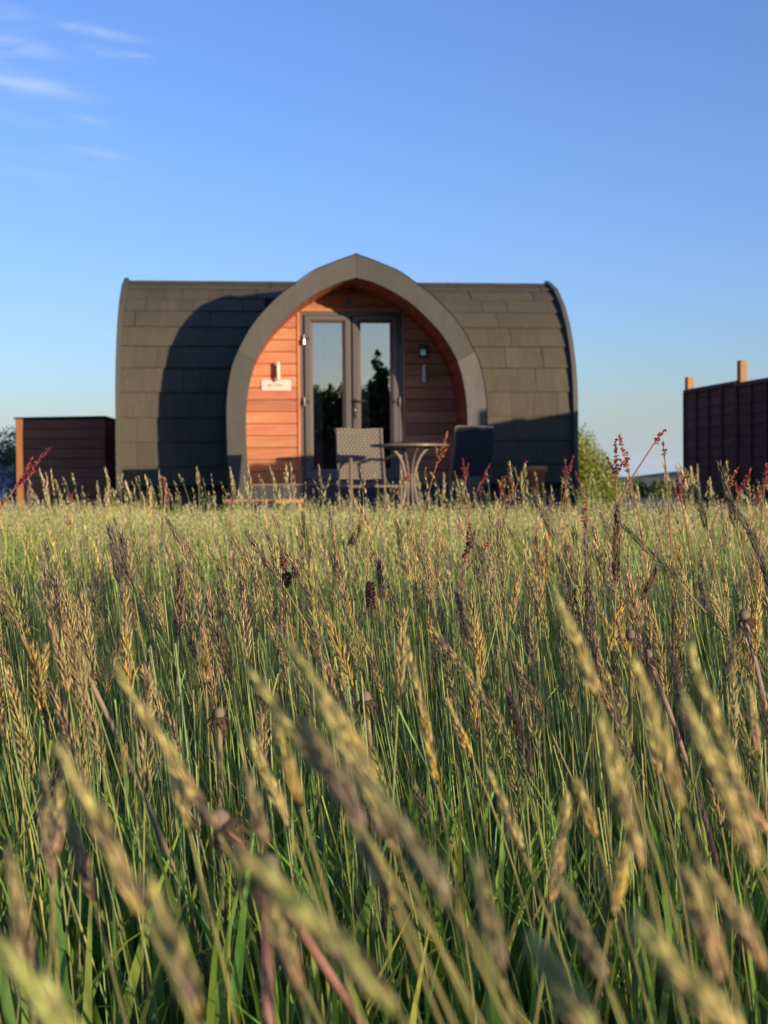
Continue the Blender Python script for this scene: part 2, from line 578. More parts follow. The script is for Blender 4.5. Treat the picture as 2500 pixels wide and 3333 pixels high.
def heads(base, direc, length, colA, colB, nsp=40, rad=.0042, slen=.0085, bend=None, thin=1.0, mixp=.5, simple=False):
    """feathery seed heads: nsp pointed spikelets set round a bending axis"""
    n = len(base)
    t = (np.arange(nsp) + .5) / nsp
    t = np.broadcast_to(t, (n, nsp)) + rng.uniform(-.4, .4, (n, nsp)) / nsp
    phi = np.arange(nsp)[None, :] * 2.4 + rng.uniform(0, 6.28, (n, 1)) + rng.uniform(-.4, .4, (n, nsp))
    ref = np.where(np.abs(direc[:, 2:3]) < .95, np.array([[0, 0, 1.0]]), np.array([[1.0, 0, 0]]))
    u = unit(np.cross(direc, ref))
    w = np.cross(direc, u)
    if bend is None:
        bend = np.zeros((n, 3))
    ax = base[:, None] + direc[:, None] * (t * length[:, None])[..., None] + bend[:, None] * (t ** 2 * length[:, None])[..., None]
    dax = unit(direc[:, None] + bend[:, None] * 2 * t[..., None])
    radial = u[:, None] * np.cos(phi)[..., None] + w[:, None] * np.sin(phi)[..., None]
    env = np.clip((np.clip(t, 0, 1) / .22 + .25) ** .6, 0, 1) * np.clip(1.04 - t, 0, 1) ** .55 * 1.12 + .10
    rad = np.broadcast_to(np.asarray(rad), (n,)) if np.ndim(rad) else np.full(n, rad)
    sb = ax + radial * (env * rad[:, None] * .35)[..., None]
    spread = (.12 + .24 * rng.random((n, nsp))) * thin
    sd = unit(dax + radial * spread[..., None] * (.6 + env[..., None] * .8) + rng.normal(0, .06, (n, nsp, 3)))
    L = (slen * (.75 + .5 * rng.random((n, nsp))) * (.7 + .35 * env))[..., None]
    W = (rad[:, None] * (.13 + .08 * rng.random((n, nsp))) * (2.1 if simple else 1.0))[..., None]
    tang = unit(np.cross(sd, radial))
    rr = np.cross(tang, sd)
    mid = sb + sd * L * .38
    m = (rng.random((n, nsp, 1)) < mixp) * 1.0
    c = colA[:, None] * m + colB[:, None] * (1 - m)
    c = c * (0.75 + .5 * rng.random((n, nsp, 1)))
    if simple:
        V = np.stack([sb, mid + tang * W, mid - tang * W, sb + sd * L], 2)
        f = np.array([(0, 1, 2), (1, 3, 2)])
        C = np.stack([c * .8, c, c, c * 1.15], 2)
    else:
        V = np.stack([sb, mid + tang * W, mid - tang * W * .6 + rr * W * .9, mid - tang * W * .5 - rr * W * .9, sb + sd * L], 2)
        f = np.array([(0, 1, 2), (0, 2, 3), (0, 3, 1), (4, 2, 1), (4, 3, 2), (4, 1, 3)])
        C = np.stack([c * .75, c, c, c, c * 1.2], 2)
    nv = V.shape[2]
    F = (f[None] + (np.arange(n * nsp) * nv)[:, None, None]).reshape(-1, 3)
    return V.reshape(-1, 3), F, C.reshape(-1, 3)


STRAW = np.array([.58, .50, .24])
GOLD = np.array([.60, .46, .15])
PURP = np.array([.22, .165, .145])
GREYB = np.array([.20, .185, .14])
GREEN = np.array([.38, .43, .16])
TAN = np.array([.54, .40, .24])


def clump(x, y, f=1.7, seed=0.0):
    return np.sin(x * f + 1.3 * np.sin(y * f * .7 + seed) + seed) * np.cos(y * f * .9 + 1.7 * np.sin(x * f * .6 + seed * 2))


def scatter(x0, x1, y0, y1, dens, inside):
    n = int((x1 - x0) * (y1 - y0) * dens)
    x = rng.uniform(x0, x1, n)
    y = rng.uniform(y0, y1, n)
    k = inside(x, y)
    x, y = x[k], y[k]
    return x, y


def keep(x, y):                                  # the wedge the camera can see, with a margin towards the sun
    return (x > -.46 * np.maximum(y, 0) - .7) & (x < .46 * np.maximum(y, 0) + 1.6) & ((x ** 2 + y ** 2) > .16 ** 2)


def away(x, y):                                  # keep the deck, the pod and the patio free
    return ~((y > 11.5) & (x > -2.1) & (x < 2.2))


def make_leaves(name, y0, y1, dens, k, hmean, wmean):
    x, y = scatter(-8.5, 9.5, y0, y1, dens, lambda a, b: keep(a, b) & away(a, b))
    near = (y < .75) & (np.abs(x) < .35 * np.maximum(y, .1) + .15)
    x, y = x[~near], y[~near]
    n = len(x)
    cl = clump(x, y)
    h = hmean * (1 + .22 * cl) * rng.uniform(.55, 1.3, n)
    root = np.stack([x, y, np.zeros(n)], -1)
    a = rng.uniform(0, 6.283, n)
    ld = np.stack([np.cos(a) - .25, np.sin(a)], -1)
    ld /= np.linalg.norm(ld, axis=1, keepdims=True)
    lean = rng.gamma(2.0, .28, n)
    w = wmean * rng.uniform(.5, 1.6, n)
    g = np.stack([rng.uniform(.14, .25, n), rng.uniform(.25, .39, n), rng.uniform(.055, .095, n)], -1)
    cl2 = clump(x, y, 2.6, 4.0)[:, None]
    g = g * (1 + .22 * cl2) * np.array([[1, 1, 1]]) + np.clip(cl2, 0, 1) * np.array([[.05, .03, .0]])
    yel = rng.random(n)[:, None] - np.clip((y - 1.5) / 8, 0, .5)[:, None]
    tip = g * np.where(yel < .25, np.array([[2.1, 1.6, 1.4]]), np.array([[1.15, 1.12, 1.0]]))
    dead = (rng.random(n) < .05)[:, None]
    tip = np.where(dead, np.array([[.34, .26, .14]]), tip)
    V, F, C = blades(root, h, ld, lean, w, g * np.array([[.8, .8, .8]]), tip, k)
    o = np_mesh(name, V, F, C, M['grass'])
    o['kind'] = 'stuff'
    o['label'] = 'long green grass leaves filling the meadow'
    o['category'] = 'grass'
    return o


make_leaves('meadow_grass', .35, 2.6, 5200, 6, .235, .0060)
make_leaves('meadow_grass', 2.6, 5.5, 2600, 4, .275, .0058)
make_leaves('meadow_grass', 5.5, 13.2, 950, 3, .215, .0085)
make_leaves('meadow_grass', -2.2, .35, 1500, 4, .22, .005)


def make_stalks(name, y0, y1, dens, nsp, kst, ns, simple, hm=.36, headL=.056, rad=.0029, srad=.00062, near_clear=True):
    x, y = scatter(-8.5, 9.5, y0, y1, dens, lambda a, b: keep(a, b) & away(a, b))
    if near_clear:                               # the closest stalks are placed one by one further down
        near = (y < .78) & (y > -.05) & (np.abs(x) < .36 * np.maximum(y, .1) + .12)
        x, y = x[~near], y[~near]
    n = len(x)
    cl = clump(x, y, 1.3, 2.0)
    L = headL * rng.uniform(.65, 1.35, n)
    top = hm + .030 * cl + rng.normal(0, .034, n)
    tall = rng.random(n) < np.where(y > 7, .05, np.where(y > 2.5, .20, .08))
    top = np.where(tall, top + np.where(y > 2.5, 1.25, .9) * rng.uniform(.03, .16, n), top)
    top = np.clip(top, .17, np.where(y > 7, .40, np.where(y > 2.5, .525, .46)))
    a = rng.uniform(0, 6.283, n)
    mag = rng.gamma(2.0, .055, n)
    wind = np.stack([-np.ones(n) * rng.uniform(.02, .24, n), np.zeros(n)], -1)
    ln = np.stack([np.cos(a), np.sin(a)], -1) * mag[:, None] + wind
    direc = unit(np.stack([ln[:, 0], ln[:, 1], np.ones(n)], -1))
    root = np.stack([x, y, np.zeros(n)], -1)
    base = root + np.stack([ln[:, 0] * top * .55, ln[:, 1] * top * .55, top - L], -1)
    mid = (root * .45 + base * .55) - np.stack([ln[:, 0], ln[:, 1], np.zeros(n)], -1) * .08
    # head colour: straw, golden, purple grey or greenish
    q = rng.random(n)[:, None]
    cA = np.where(q < .40, STRAW, np.where(q < .50, GOLD, np.where(q < .60, PURP, np.where(q < .74, GREYB, np.where(q < .90, GREEN, TAN)))))
    cB = np.where(rng.random(n)[:, None] < .45, PURP * 1.2, STRAW * .9)
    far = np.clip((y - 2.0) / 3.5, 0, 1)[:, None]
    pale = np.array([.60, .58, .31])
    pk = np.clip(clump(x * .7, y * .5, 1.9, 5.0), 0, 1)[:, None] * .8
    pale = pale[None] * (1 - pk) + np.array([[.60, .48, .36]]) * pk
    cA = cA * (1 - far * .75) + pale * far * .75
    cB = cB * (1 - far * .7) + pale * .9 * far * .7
    bend = np.stack([ln[:, 0] * .25, ln[:, 1] * .25, np.zeros(n)], -1)
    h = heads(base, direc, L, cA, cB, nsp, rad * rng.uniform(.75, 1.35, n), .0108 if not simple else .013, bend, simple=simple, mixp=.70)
    P = curve3(root, mid, base + direc * 0.0, kst)
    g = np.stack([rng.uniform(.27, .42, n), rng.uniform(.40, .54, n), rng.uniform(.12, .19, n)], -1)
    top_c = g * .6 + np.array([.36, .28, .15]) * .4
    s = np.linspace(0, 1, kst)[None, :, None]
    C = g[:, None] * .7 * (1 - s) + top_c[:, None] * s
    rr = srad * rng.uniform(.7, 1.4, n)[:, None] * np.linspace(1.3, .8, kst)[None, :]
    stt = tubes(P, rr, C, ns)
    ob = np_mesh(name, *cat_parts([h, stt]), M['seed'])
    ob['kind'] = 'stuff'
    ob['label'] = 'flowering meadow grass with straw and purple seed heads'
    ob['category'] = 'grass'
    return ob


make_stalks('flowering_grass', .3, 1.7, 400, 78, 6, 3, False, hm=.362)
make_stalks('flowering_grass', 1.7, 3.6, 240, 26, 4, 3, True, hm=.362, rad=.0031)
make_stalks('flowering_grass', 3.6, 7.0, 165, 10, 3, 3, True, hm=.325, rad=.0048, srad=.0009)
make_stalks('flowering_grass', 7.0, 13.3, 150, 6, 2, 3, True, hm=.262, rad=.0085, srad=.0013)
make_stalks('flowering_grass', -2.2, .3, 170, 16, 3, 3, True, hm=.36)



def bare_stems(name, y0, y1, dens):
    x, y = scatter(-4, 5, y0, y1, dens, keep)
    n = len(x)
    h = rng.uniform(.22, .39, n)
    a = rng.uniform(0, 6.283, n)
    mg = rng.gamma(2, .05, n) * np.where(rng.random(n) < .12, 4.5, 1)
    ln = np.stack([np.cos(a) * mg - .08, np.sin(a) * mg], -1)
    root = np.stack([x, y, np.zeros(n)], -1)
    top = root + np.stack([ln[:, 0] * h, ln[:, 1] * h, h], -1)
    mid = root * .5 + top * .5 - np.stack([ln[:, 0], ln[:, 1], np.zeros(n)], -1) * .04
    P = curve3(root, mid, top, 4)
    g = np.stack([rng.uniform(.36, .56, n), rng.uniform(.48, .62, n), rng.uniform(.18, .28, n)], -1)
    s = np.linspace(0, 1, 4)[None, :, None]
    C = g[:, None] * (.7 + .35 * s)
    ob_ = np_mesh(name, *tubes(P, np.full((n, 4), .0005) * rng.uniform(.7, 1.5, (n, 1)), C, 3), M['grass'])
    ob_['kind'] = 'stuff'
    ob_['label'] = 'thin pale green stems between the meadow grass leaves'
    ob_['category'] = 'grass'


bare_stems('grass_stems', .85, 3.2, 850)

# ------------------------------------------------------------------ the pod
YAW = R(6.0)
PX0, PY0 = -.388, 16.0
pod = thing('camping_pod', 'arched timber camping pod with dark shingle roof, orange boarded porch and glazed doors', 'cabin', (PX0, PY0, 0), YAW)

OUT = [(0, 2.962), (.10, 2.928), (.205, 2.889), (.39, 2.815), (.484, 2.77), (.641, 2.66), (.856, 2.498), (1.118, 2.218), (1.282, 1.939), (1.364, 1.741), (1.415, 1.496), (1.432, 1.25), (1.429, .92), (1.418, .493), (1.40, .25), (1.385, .10)]
INN = [(0, 2.718), (.09, 2.697), (.18, 2.672), (.317, 2.612), (.44, 2.547), (.624, 2.425), (.81, 2.25), (.955, 2.087), (1.118, 1.809), (1.20, 1.496), (1.23, 1.168), (1.224, .756), (1.207, .493), (1.195, .25), (1.185, .10)]


def smooth_profile(pts, n=60):
    """Catmull-Rom through the points, evenly spaced by arc length"""
    p = [np.array(q) for q in pts]
    p = [p[0] * 2 - p[1]] + p + [p[-1] * 2 - p[-2]]
    outp = []
    for i in range(1, len(p) - 2):
        for s in np.linspace(0, 1, 14, endpoint=False):
            a, b, c, d = p[i - 1], p[i], p[i + 1], p[i + 2]
            outp.append(.5 * ((2 * b) + (-a + c) * s + (2 * a - 5 * b + 4 * c - d) * s * s + (-a + 3 * b - 3 * c + d) * s ** 3))
    outp.append(p[-2])
    outp = np.array(outp)
    outp[0, 0] = 0
    d = np.r_[0, np.cumsum(np.linalg.norm(np.diff(outp, axis=0), axis=1))]
    s = np.linspace(0, d[-1], n)
    return np.stack([np.interp(s, d, outp[:, 0]), np.interp(s, d, outp[:, 1])], -1), d[-1]


OP, OLEN = smooth_profile(OUT, 80)
IP, ILEN = smooth_profile(INN, 70)


OPM = np.array([(w, z if z < 1.25 else 1.25 + (z - 1.25) * 1.036) for (w, z) in OP])


def wout(z):
    return float(np.interp(z, OP[::-1, 1], OP[::-1, 0]))


def winn(z):
    return float(np.interp(z, IP[::-1, 1], IP[::-1, 0])) if z < IP[0, 1] else 0.0


def at_s(P, LEN, s):
    """point and outward normal at arc length s measured from the bottom"""
    f = (1 - s / LEN) * (len(P) - 1)
    f = min(max(f, 0), len(P) - 1)
    i = min(int(f), len(P) - 2)
    q = P[i] + (P[i + 1] - P[i]) * (f - i)
    d = P[i + 1] - P[i]
    nn = np.array([-d[1], d[0]])
    nn /= np.linalg.norm(nn)
    if nn[0] < 0 and abs(nn[0]) > abs(nn[1]):
        nn = -nn
    if nn[1] < 0 and abs(nn[1]) > abs(nn[0]):
        nn = -nn
    return q, nn


HL = 2.73                                       # half length of the main body
DP = 1.432                                      # half depth; ridge at y = DP
ROW = .283
NROW = int(OLEN / ROW) + 1
# sheathing under the shingles (front with an opening for the porch, back closed)
mb = MB()
for i in range(len(OPM) - 1):
    (w0, z0), (w1, z1) = OPM[i], OPM[i + 1]
    for sx in (-1, 1):
        xa = sx * max(wout((z0 + z1) / 2) - .10, 0.0)
        k = .012
        mb.add([(xa, DP - w0 + k, z0 - k), (sx * HL, DP - w0 + k, z0 - k), (sx * HL, DP - w1 + k, z1 - k), (xa, DP - w1 + k, z1 - k)], [(0, 1, 2, 3)])
    mb.add([(-HL, DP + w0, z0), (HL, DP + w0, z0), (HL, DP + w1, z1), (-HL, DP + w1, z1)], [(0, 1, 2, 3)])
mb.build('roof_sheathing', M['interior'], pod)
# shingles one by one on the front
back = MB()
for r in range(NROW):
    s0, s1 = r * ROW, min((r + 1) * ROW + .03, OLEN)
    (a, na), (b, nb) = at_s(OPM, OLEN, s0), at_s(OPM, OLEN, s1)
    mid_q, _ = at_s(OPM, OLEN, (s0 + s1) / 2)
    lo, up_, th = .027, .004, .015
    sec = [(a + na * lo), (b + nb * up_), (b + nb * (up_ - th)), (a + na * (lo - th))]
    m1 = MB()
    mq, mn = at_s(OPM, OLEN, (s0 + s1) / 2)
    sec = [a + na * lo, mq + mn * (lo + up_) / 2, b + nb * up_, b + nb * (up_ - th), mq + mn * ((lo + up_) / 2 - th), a + na * (lo - th)]
    vs = []
    for x in (-.5, .5):
        vs += [(x, DP - q[0], q[1]) for q in sec]
    m1.add(vs, [(0, 1, 7, 6), (1, 2, 8, 7), (2, 3, 9, 8), (3, 4, 10, 9), (4, 5, 11, 10), (5, 0, 6, 11), (0, 5, 4, 3, 2, 1), (6, 7, 8, 9, 10, 11)])
    sm = m1.mesh('roof_shingle', M['shingle'])
    vb = []
    for x in (-HL + .03, HL - .03):
        vb += [(x, DP + q[0], q[1]) for q in sec]
    back.add(vb, [(0, 6, 7, 1), (1, 7, 8, 2), (2, 8, 9, 3), (5, 11, 6, 0)])
    x = -HL + .03
    wprev = random.uniform(.1, .3)
    hidden_w = wout(mid_q[1]) - .12 if mid_q[1] < 2.85 else 0
    rr_ = random.Random(r * 7 + 1)
    while x < HL - .031:
        w = rr_.choice([.17, .22, .27, .30, .33]) * rr_.uniform(.92, 1.08)
        if x + w > HL - .12:
            w = HL - .03 - x
        cx = x + w / 2
        if not (abs(cx) + w / 2 < hidden_w):
            o = link('roof_shingle', sm, pod, (cx, rr_.uniform(-.0035, .0015), 0))
            o.scale = (w - .0012, 1, 1)
            o.rotation_euler = (0, rr_.uniform(-.0022, .0022), 0)
        x += w
ob = back.build('rear_shingles', M['shingle'], pod)
ob['kind'] = 'stuff'
# porch roof: shingled shell running back into the main roof
mb = MB()
for r in range(NROW):
    s0, s1 = r * ROW, min((r + 1) * ROW + .02, OLEN)
    (a, na), (b, nb) = at_s(OP, OLEN, s0), at_s(OP, OLEN, s1)
    m_, mn = at_s(OP, OLEN, (s0 + s1) / 2)
    P3 = [a + na * .016, m_ + mn * .008, b + nb * .0]
    for sx in (-1, 1):
        for j in range(2):
            p, q = P3[j], P3[j + 1]
            mb.add([(sx * p[0], -.96, p[1]), (sx * p[0], DP - p[0] + .06, p[1]), (sx * q[0], DP - q[0] + .06, q[1]), (sx * q[0], -.96, q[1])], [(0, 1, 2, 3)])
mb.build('porch_roof', M['shingle'], pod)

# arched front fascia in four cut boards
JZ = 1.90


def arc_plate(zlo, zhi, sx, y0, y1, outer, inner, grow=0.0, gap=.0):
    """solid arched plate between two profiles"""
    m_ = MB()
    n = 22
    ro = np.linspace(0, 1, n)
    fo = [i for i in range(len(outer))]
    zo = np.array([p[1] for p in outer])
    oi0, oi1 = np.interp([zlo, zhi], zo[::-1], np.arange(len(outer))[::-1])
    zi = np.array([p[1] for p in inner])
    sl = .10 if zhi < 2.9 else 0
    ii0, ii1 = np.interp([zlo - (.10 if zlo > .5 else 0), min(zhi - (.10 if zhi < 2.9 else 0), zi[0])], zi[::-1], np.arange(len(inner))[::-1])

    def samp(P, f):
        i = min(int(f), len(P) - 2)
        return P[i] + (P[i + 1] - P[i]) * (f - i)
    secs = []
    for s in ro:
        po = samp(outer, oi0 + (oi1 - oi0) * s)
        pi = samp(inner, ii0 + (ii1 - ii0) * s)
        dd = (po - pi)
        dd /= max(np.linalg.norm(dd), 1e-6)
        po = po + dd * grow
        if s == 1 and zhi > 2.9:
            po = np.array([gap, outer[0][1] + grow * 1.2])
            pi = np.array([gap, inner[0][1]])
        secs.append((po, pi))
    for (po, pi) in secs:
        for y in (y0, y1):
            m_.v += [(sx * po[0], y, po[1]), (sx * pi[0], y, pi[1])]
    for k in range(n - 1):
        a = k * 4
        m_.f += [(a, a + 4, a + 5, a + 1), (a + 2, a + 3, a + 7, a + 6), (a, a + 2, a + 6, a + 4), (a + 1, a + 5, a + 7, a + 3)]
    m_.f += [(0, 1, 3, 2), (4 * (n - 1), 4 * (n - 1) + 2, 4 * (n - 1) + 3, 4 * (n - 1) + 1)]
    return m_


for sx in (-1, 1):
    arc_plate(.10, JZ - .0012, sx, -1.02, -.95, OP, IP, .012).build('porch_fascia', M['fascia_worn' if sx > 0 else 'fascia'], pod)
    arc_plate(JZ + .0012, 3.0, sx, -1.022, -.95, OP, IP, .012, .002).build('porch_fascia', M['fascia'], pod)
# metal drip edge round the front of the porch shell
for sx in (-1, 1):
    m_ = MB()
    for i in range(0, len(OP) - 1):
        for j in (i, i + 1):
            pass
        p, q = OP[i], OP[i + 1]
        e = .026
        pn, qn = at_s(OP, OLEN, OLEN * (1 - i / (len(OP) - 1)))[1], at_s(OP, OLEN, OLEN * (1 - (i + 1) / (len(OP) - 1)))[1]
        P_, Q_ = p + pn * e, q + qn * e
        if i == 0:
            P_ = np.array([0, p[1] + e * 1.2])
        m_.add([(sx * P_[0], -1.0, P_[1]), (sx * P_[0], -.90, P_[1]), (sx * Q_[0], -.90, Q_[1]), (sx * Q_[0], -1.0, Q_[1])], [(0, 1, 2, 3)])
    m_.build('drip_edge', M['fascia'], pod)
# porch lining boards, running front to back
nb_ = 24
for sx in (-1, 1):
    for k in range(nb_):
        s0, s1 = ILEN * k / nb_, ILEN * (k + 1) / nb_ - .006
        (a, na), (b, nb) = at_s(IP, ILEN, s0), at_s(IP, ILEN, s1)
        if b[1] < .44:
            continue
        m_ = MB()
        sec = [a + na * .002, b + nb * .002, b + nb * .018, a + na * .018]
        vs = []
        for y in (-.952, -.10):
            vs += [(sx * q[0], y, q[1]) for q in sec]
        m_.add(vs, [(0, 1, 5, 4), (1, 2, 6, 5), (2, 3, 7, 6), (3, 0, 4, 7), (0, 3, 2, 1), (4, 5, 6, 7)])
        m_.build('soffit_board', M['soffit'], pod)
# end frames and end walls of the main body
for sx in (-1, 1):
    PO = [(w, z) for (w, z) in OPM]
    m_ = MB()
    x0, x1 = sx * (HL - .055), sx * (HL + .0)
    for side in (-1, 1):
        pts = []
        for i, (w, z) in enumerate(OPM):
            nn = at_s(OPM, OLEN, OLEN * (1 - i / (len(OPM) - 1)))[1]
            e = .030 + .045 * min(1.0, i / 22)
            if i == 0:
                pts.append(((0, z + e * 1.25), (0, z - .10)))
            else:
                pts.append(((w + nn[0] * e, z + nn[1] * e), (max(w - nn[0] * .12, 0), z - nn[1] * .12)))
        b0 = len(m_.v)
        for (po, pi) in pts:
            for x in (x0, x1):
                m_.v += [(x, DP - side * po[0], po[1]), (x, DP - side * pi[0], pi[1])]
        for k in range(len(pts) - 1):
            a = b0 + k * 4
            m_.f += [(a, a + 4, a + 5, a + 1), (a + 2, a + 3, a + 7, a + 6), (a, a + 2, a + 6, a + 4), (a + 1, a + 5, a + 7, a + 3)]
    m_.build('end_fascia', M['fascia'], pod)
    m_ = MB()
    vs = [(sx * (HL - .08), DP - w * .985, z - .01) for (w, z) in OPM] + [(sx * (HL - .08), DP + w * .985, z - .01) for (w, z) in OPM[::-1][:-1]]
    m_.add(vs, [tuple(range(len(vs)))])
    m_.build('end_wall', M['cedar'], pod)
# skirting, inner floor, porch floor
MB().box((-HL + .06, .09, .06), (HL - .06, 2 * DP - .09, .40)).build('skirting', M['skirt'], pod)
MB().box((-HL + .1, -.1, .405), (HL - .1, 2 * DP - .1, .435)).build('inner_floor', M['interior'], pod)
fl = MB().box((-1.19, -.955, .10), (1.19, -.3, .425)).build('porch_base', M['skirt'], pod)
for k in range(6):
    y0 = -.97 + k * .135
    MB().box((-1.185, y0, .428), (1.185, y0 + .128, .452)).build('porch_floor_board', M['deck'], pod)

# front wall boards behind the porch
YW = -.22
DW, DZ0, DZ1 = .5935, .455, 2.442                 # door half width and heights
TR = .040
bz = .455
bh = .1385
while bz < 2.70:
    z0, z1 = bz, bz + bh - .0045
    zz = min(z1, 2.70)
    half = max(winn(z0), winn(z1)) + .012
    if z0 > 2.6:
        half = winn(z0) + .02
    segs = [(-half, -(DW + TR + .001)), (DW + TR + .001, half)] if z0 < DZ1 + TR - .03 else [(-half, half)]
    if len(segs) == 2 and z1 > DZ1 + TR + .01:
        MB().bevbox((-DW - TR + .001, YW, DZ1 + TR + .002), (DW + TR - .001, YW + .03, zz), .003).build('cladding_board', M['cedar'], pod)
    for (xa, xb) in segs:
        c = .010
        m_ = MB()
        sec = [(YW + .006, z0), (YW, z0 + c), (YW - .0, zz - c), (YW + .008, zz), (YW + .03, zz), (YW + .03, z0)]
        vs = [(xa, y, z) for (y, z) in sec] + [(xb, y, z) for (y, z) in sec]
        n = 6
        fs = [(i, (i + 1) % n, n + (i + 1) % n, n + i) for i in range(n)] + [tuple(range(n))[::-1], tuple(range(n, 2 * n))]
        m_.add(vs, fs)
        m_.build('cladding_board', M['cedar'], pod)
    bz += bh
# fill piece above the door between trim and the next board
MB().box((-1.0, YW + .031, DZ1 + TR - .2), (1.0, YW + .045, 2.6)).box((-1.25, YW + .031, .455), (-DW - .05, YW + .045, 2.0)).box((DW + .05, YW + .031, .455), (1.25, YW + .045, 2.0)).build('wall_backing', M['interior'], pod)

MB().bevbox((-DW - TR, YW - .014, DZ0), (-DW, YW + .03, DZ1), .003).build('door_trim', M['cedar_trim'], pod)
MB().bevbox((DW, YW - .014, DZ0), (DW + TR, YW + .03, DZ1), .003).build('door_trim', M['cedar_trim'], pod)
MB().bevbox((-DW - TR, YW - .014, DZ1 + .001), (DW + TR, YW + .03, DZ1 + TR), .003).build('door_trim', M['cedar_trim'], pod)
# outer door frame
fw = .042
MB().bevbox((-DW + .001, YW - .004, DZ0), (-DW + fw, YW + .07, DZ1 - .001), .004).build('door_frame', M['door'], pod)
MB().bevbox((DW - fw, YW - .004, DZ0), (DW - .001, YW + .07, DZ1 - .001), .004).build('door_frame', M['door'], pod)
MB().bevbox((-DW + fw + .001, YW - .004, DZ1 - fw), (DW - fw - .001, YW + .07, DZ1 - .001), .004).build('door_frame', M['door'], pod)
MB().bevbox((-DW + fw + .001, YW - .030, DZ0 - .002), (DW - fw - .001, YW + .07, DZ0 + .030), .004).build('door_sill', M['door'], pod)


def leaf(x0, x1):
    """one glazed door leaf with mitred, chamfered stiles and rails"""
    z0, z1 = DZ0 + .034, DZ1 - fw - .003
    g = .098
    yf = YW - .030
    d = thing_part('door_leaf', x0, x1, z0, z1, g, yf)
    m_ = MB()
    m_.add([(x0 + g, yf + .034, z0 + g + .03), (x1 - g, yf + .034, z0 + g + .03), (x1 - g, yf + .034, z1 - g + .012), (x0 + g, yf + .034, z1 - g + .012)], [(0, 1, 2, 3)])
    m_.build('glass_pane', M['glass'], d)
    return d


def thing_part(name, x0, x1, z0, z1, g, yf):
    m_ = MB()
    O = [(x0, z0), (x1, z0), (x1, z1), (x0, z1)]
    Y = [yf + .006, yf, yf, yf + .008, yf + .030]
    I = [0.0, .008, g - .038, g - .030, g]
    bot = .03
    rings = []
    for y, k in list(zip(Y, I)):
        kb = k + (bot * k / g)
        kt = k - (.012 * k / g)
        rings.append([(x0 + k, y, z0 + kb), (x1 - k, y, z0 + kb), (x1 - k, y, z1 - kt), (x0 + k, y, z1 - kt)])
    vs = [p for r_ in rings for p in r_]
    kb, kt = g + bot, g - .012
    vs += [(x0, YW + .05, z0), (x1, YW + .05, z0), (x1, YW + .05, z1), (x0, YW + .05, z1)]
    vs += [(x0 + g, YW + .05, z0 + kb), (x1 - g, YW + .05, z0 + kb), (x1 - g, YW + .05, z1 - kt), (x0 + g, YW + .05, z1 - kt)]
    fs = []
    for r_ in range(4):
        for i in range(4):
            j = (i + 1) % 4
            fs.append((r_ * 4 + i, r_ * 4 + j, (r_ + 1) * 4 + j, (r_ + 1) * 4 + i))
    for i in range(4):
        j = (i + 1) % 4
        fs.append((i, 20 + i, 20 + j, j))
        fs.append((16 + i, 16 + j, 24 + j, 24 + i))
        fs.append((20 + i, 24 + i, 24 + j, 20 + j))
    m_.add(vs, fs)
    return m_.build(name, M['door'], pod)


xm = .0
L1 = leaf(-DW + fw + .004, -.010)
L2 = leaf(.010, DW - fw - .004)
MB().box((-.0085, YW - .012, DZ0 + .05), (.0085, YW + .05, DZ1 - fw - .004)).build('door_seal', M['rubber'], pod)
for d_, xh in ((L1, -DW + fw - .004), (L2, DW - fw + .004)):
    for zh in (2.12, 1.395, .72):
        sgn = -1 if xh < 0 else 1
        m_ = MB()
        m_.tube([(xh, YW - .045, zh - .05), (xh, YW - .045, zh + .05)], .013, 8)
        m_.box((min(xh, xh - sgn * .065), YW - .043, zh - .016), (max(xh, xh - sgn * .065), YW - .031, zh + .016))
        h = m_.build('hinge', M['blackmetal'], d_)
        m_ = MB()
        m_.tube([(xh, YW - .062, zh - (.062 if zh > 2 else .045)), (xh, YW - .062, zh - .005)], .016 if (zh > 2 and sgn < 0) else .006, 8)
        m_.build('hinge_cap', M['steel' if (zh > 2 and sgn < 0) else 'blackmetal'], h)
m_ = MB()
m_.bevbox((.022, YW - .040, 1.20), (.052, YW - .030, 1.43), .003)
m_.build('handle_plate', M['blackmetal'], L2)
MB().tube([(.037, YW - .04, 1.40), (.037, YW - .082, 1.40), (.06, YW - .088, 1.40), (.155, YW - .084, 1.40)], .011, 8).build('handle', M['blackmetal'], L2)
MB().tube([(.037, YW - .038, 1.30), (.037, YW - .052, 1.30)], .012, 10).build('key_barrel', M['steel'], L2)


# curtains and dark room
def curtain(x0, x1, name='curtain'):
    m_ = MB()
    n = 28
    for k in range(n):
        x = x0 + (x1 - x0) * k / (n - 1)
        y = -.02 + .018 * math.sin(k * 1.45)
        m_.v += [(x, y, .47), (x, y, 2.40)]
    for k in range(n - 1):
        a = 2 * k
        m_.f.append((a, a + 2, a + 3, a + 1))
    m_.build(name, M['curtain'], pod, True)


curtain(-.475, -.330)
curtain(.085, .225)
MB().tube([(-.7, -.0, 2.42), (.7, -.0, 2.42)], .012).build('curtain_rail', M['blackmetal'], pod)
# round vent above the doors
o = MB().tube([(-.035, YW - .001, 2.555), (-.035, YW - .022, 2.555)], .040, 20).build('round_vent', M['blackmetal'], pod)


# things fixed on the pod's front wall (top-level, they can be lifted off)
def podpt(x, y, z):
    c, s = math.cos(YAW), math.sin(YAW)
    return (PX0 + x * c - y * s, PY0 + x * s + y * c, z)


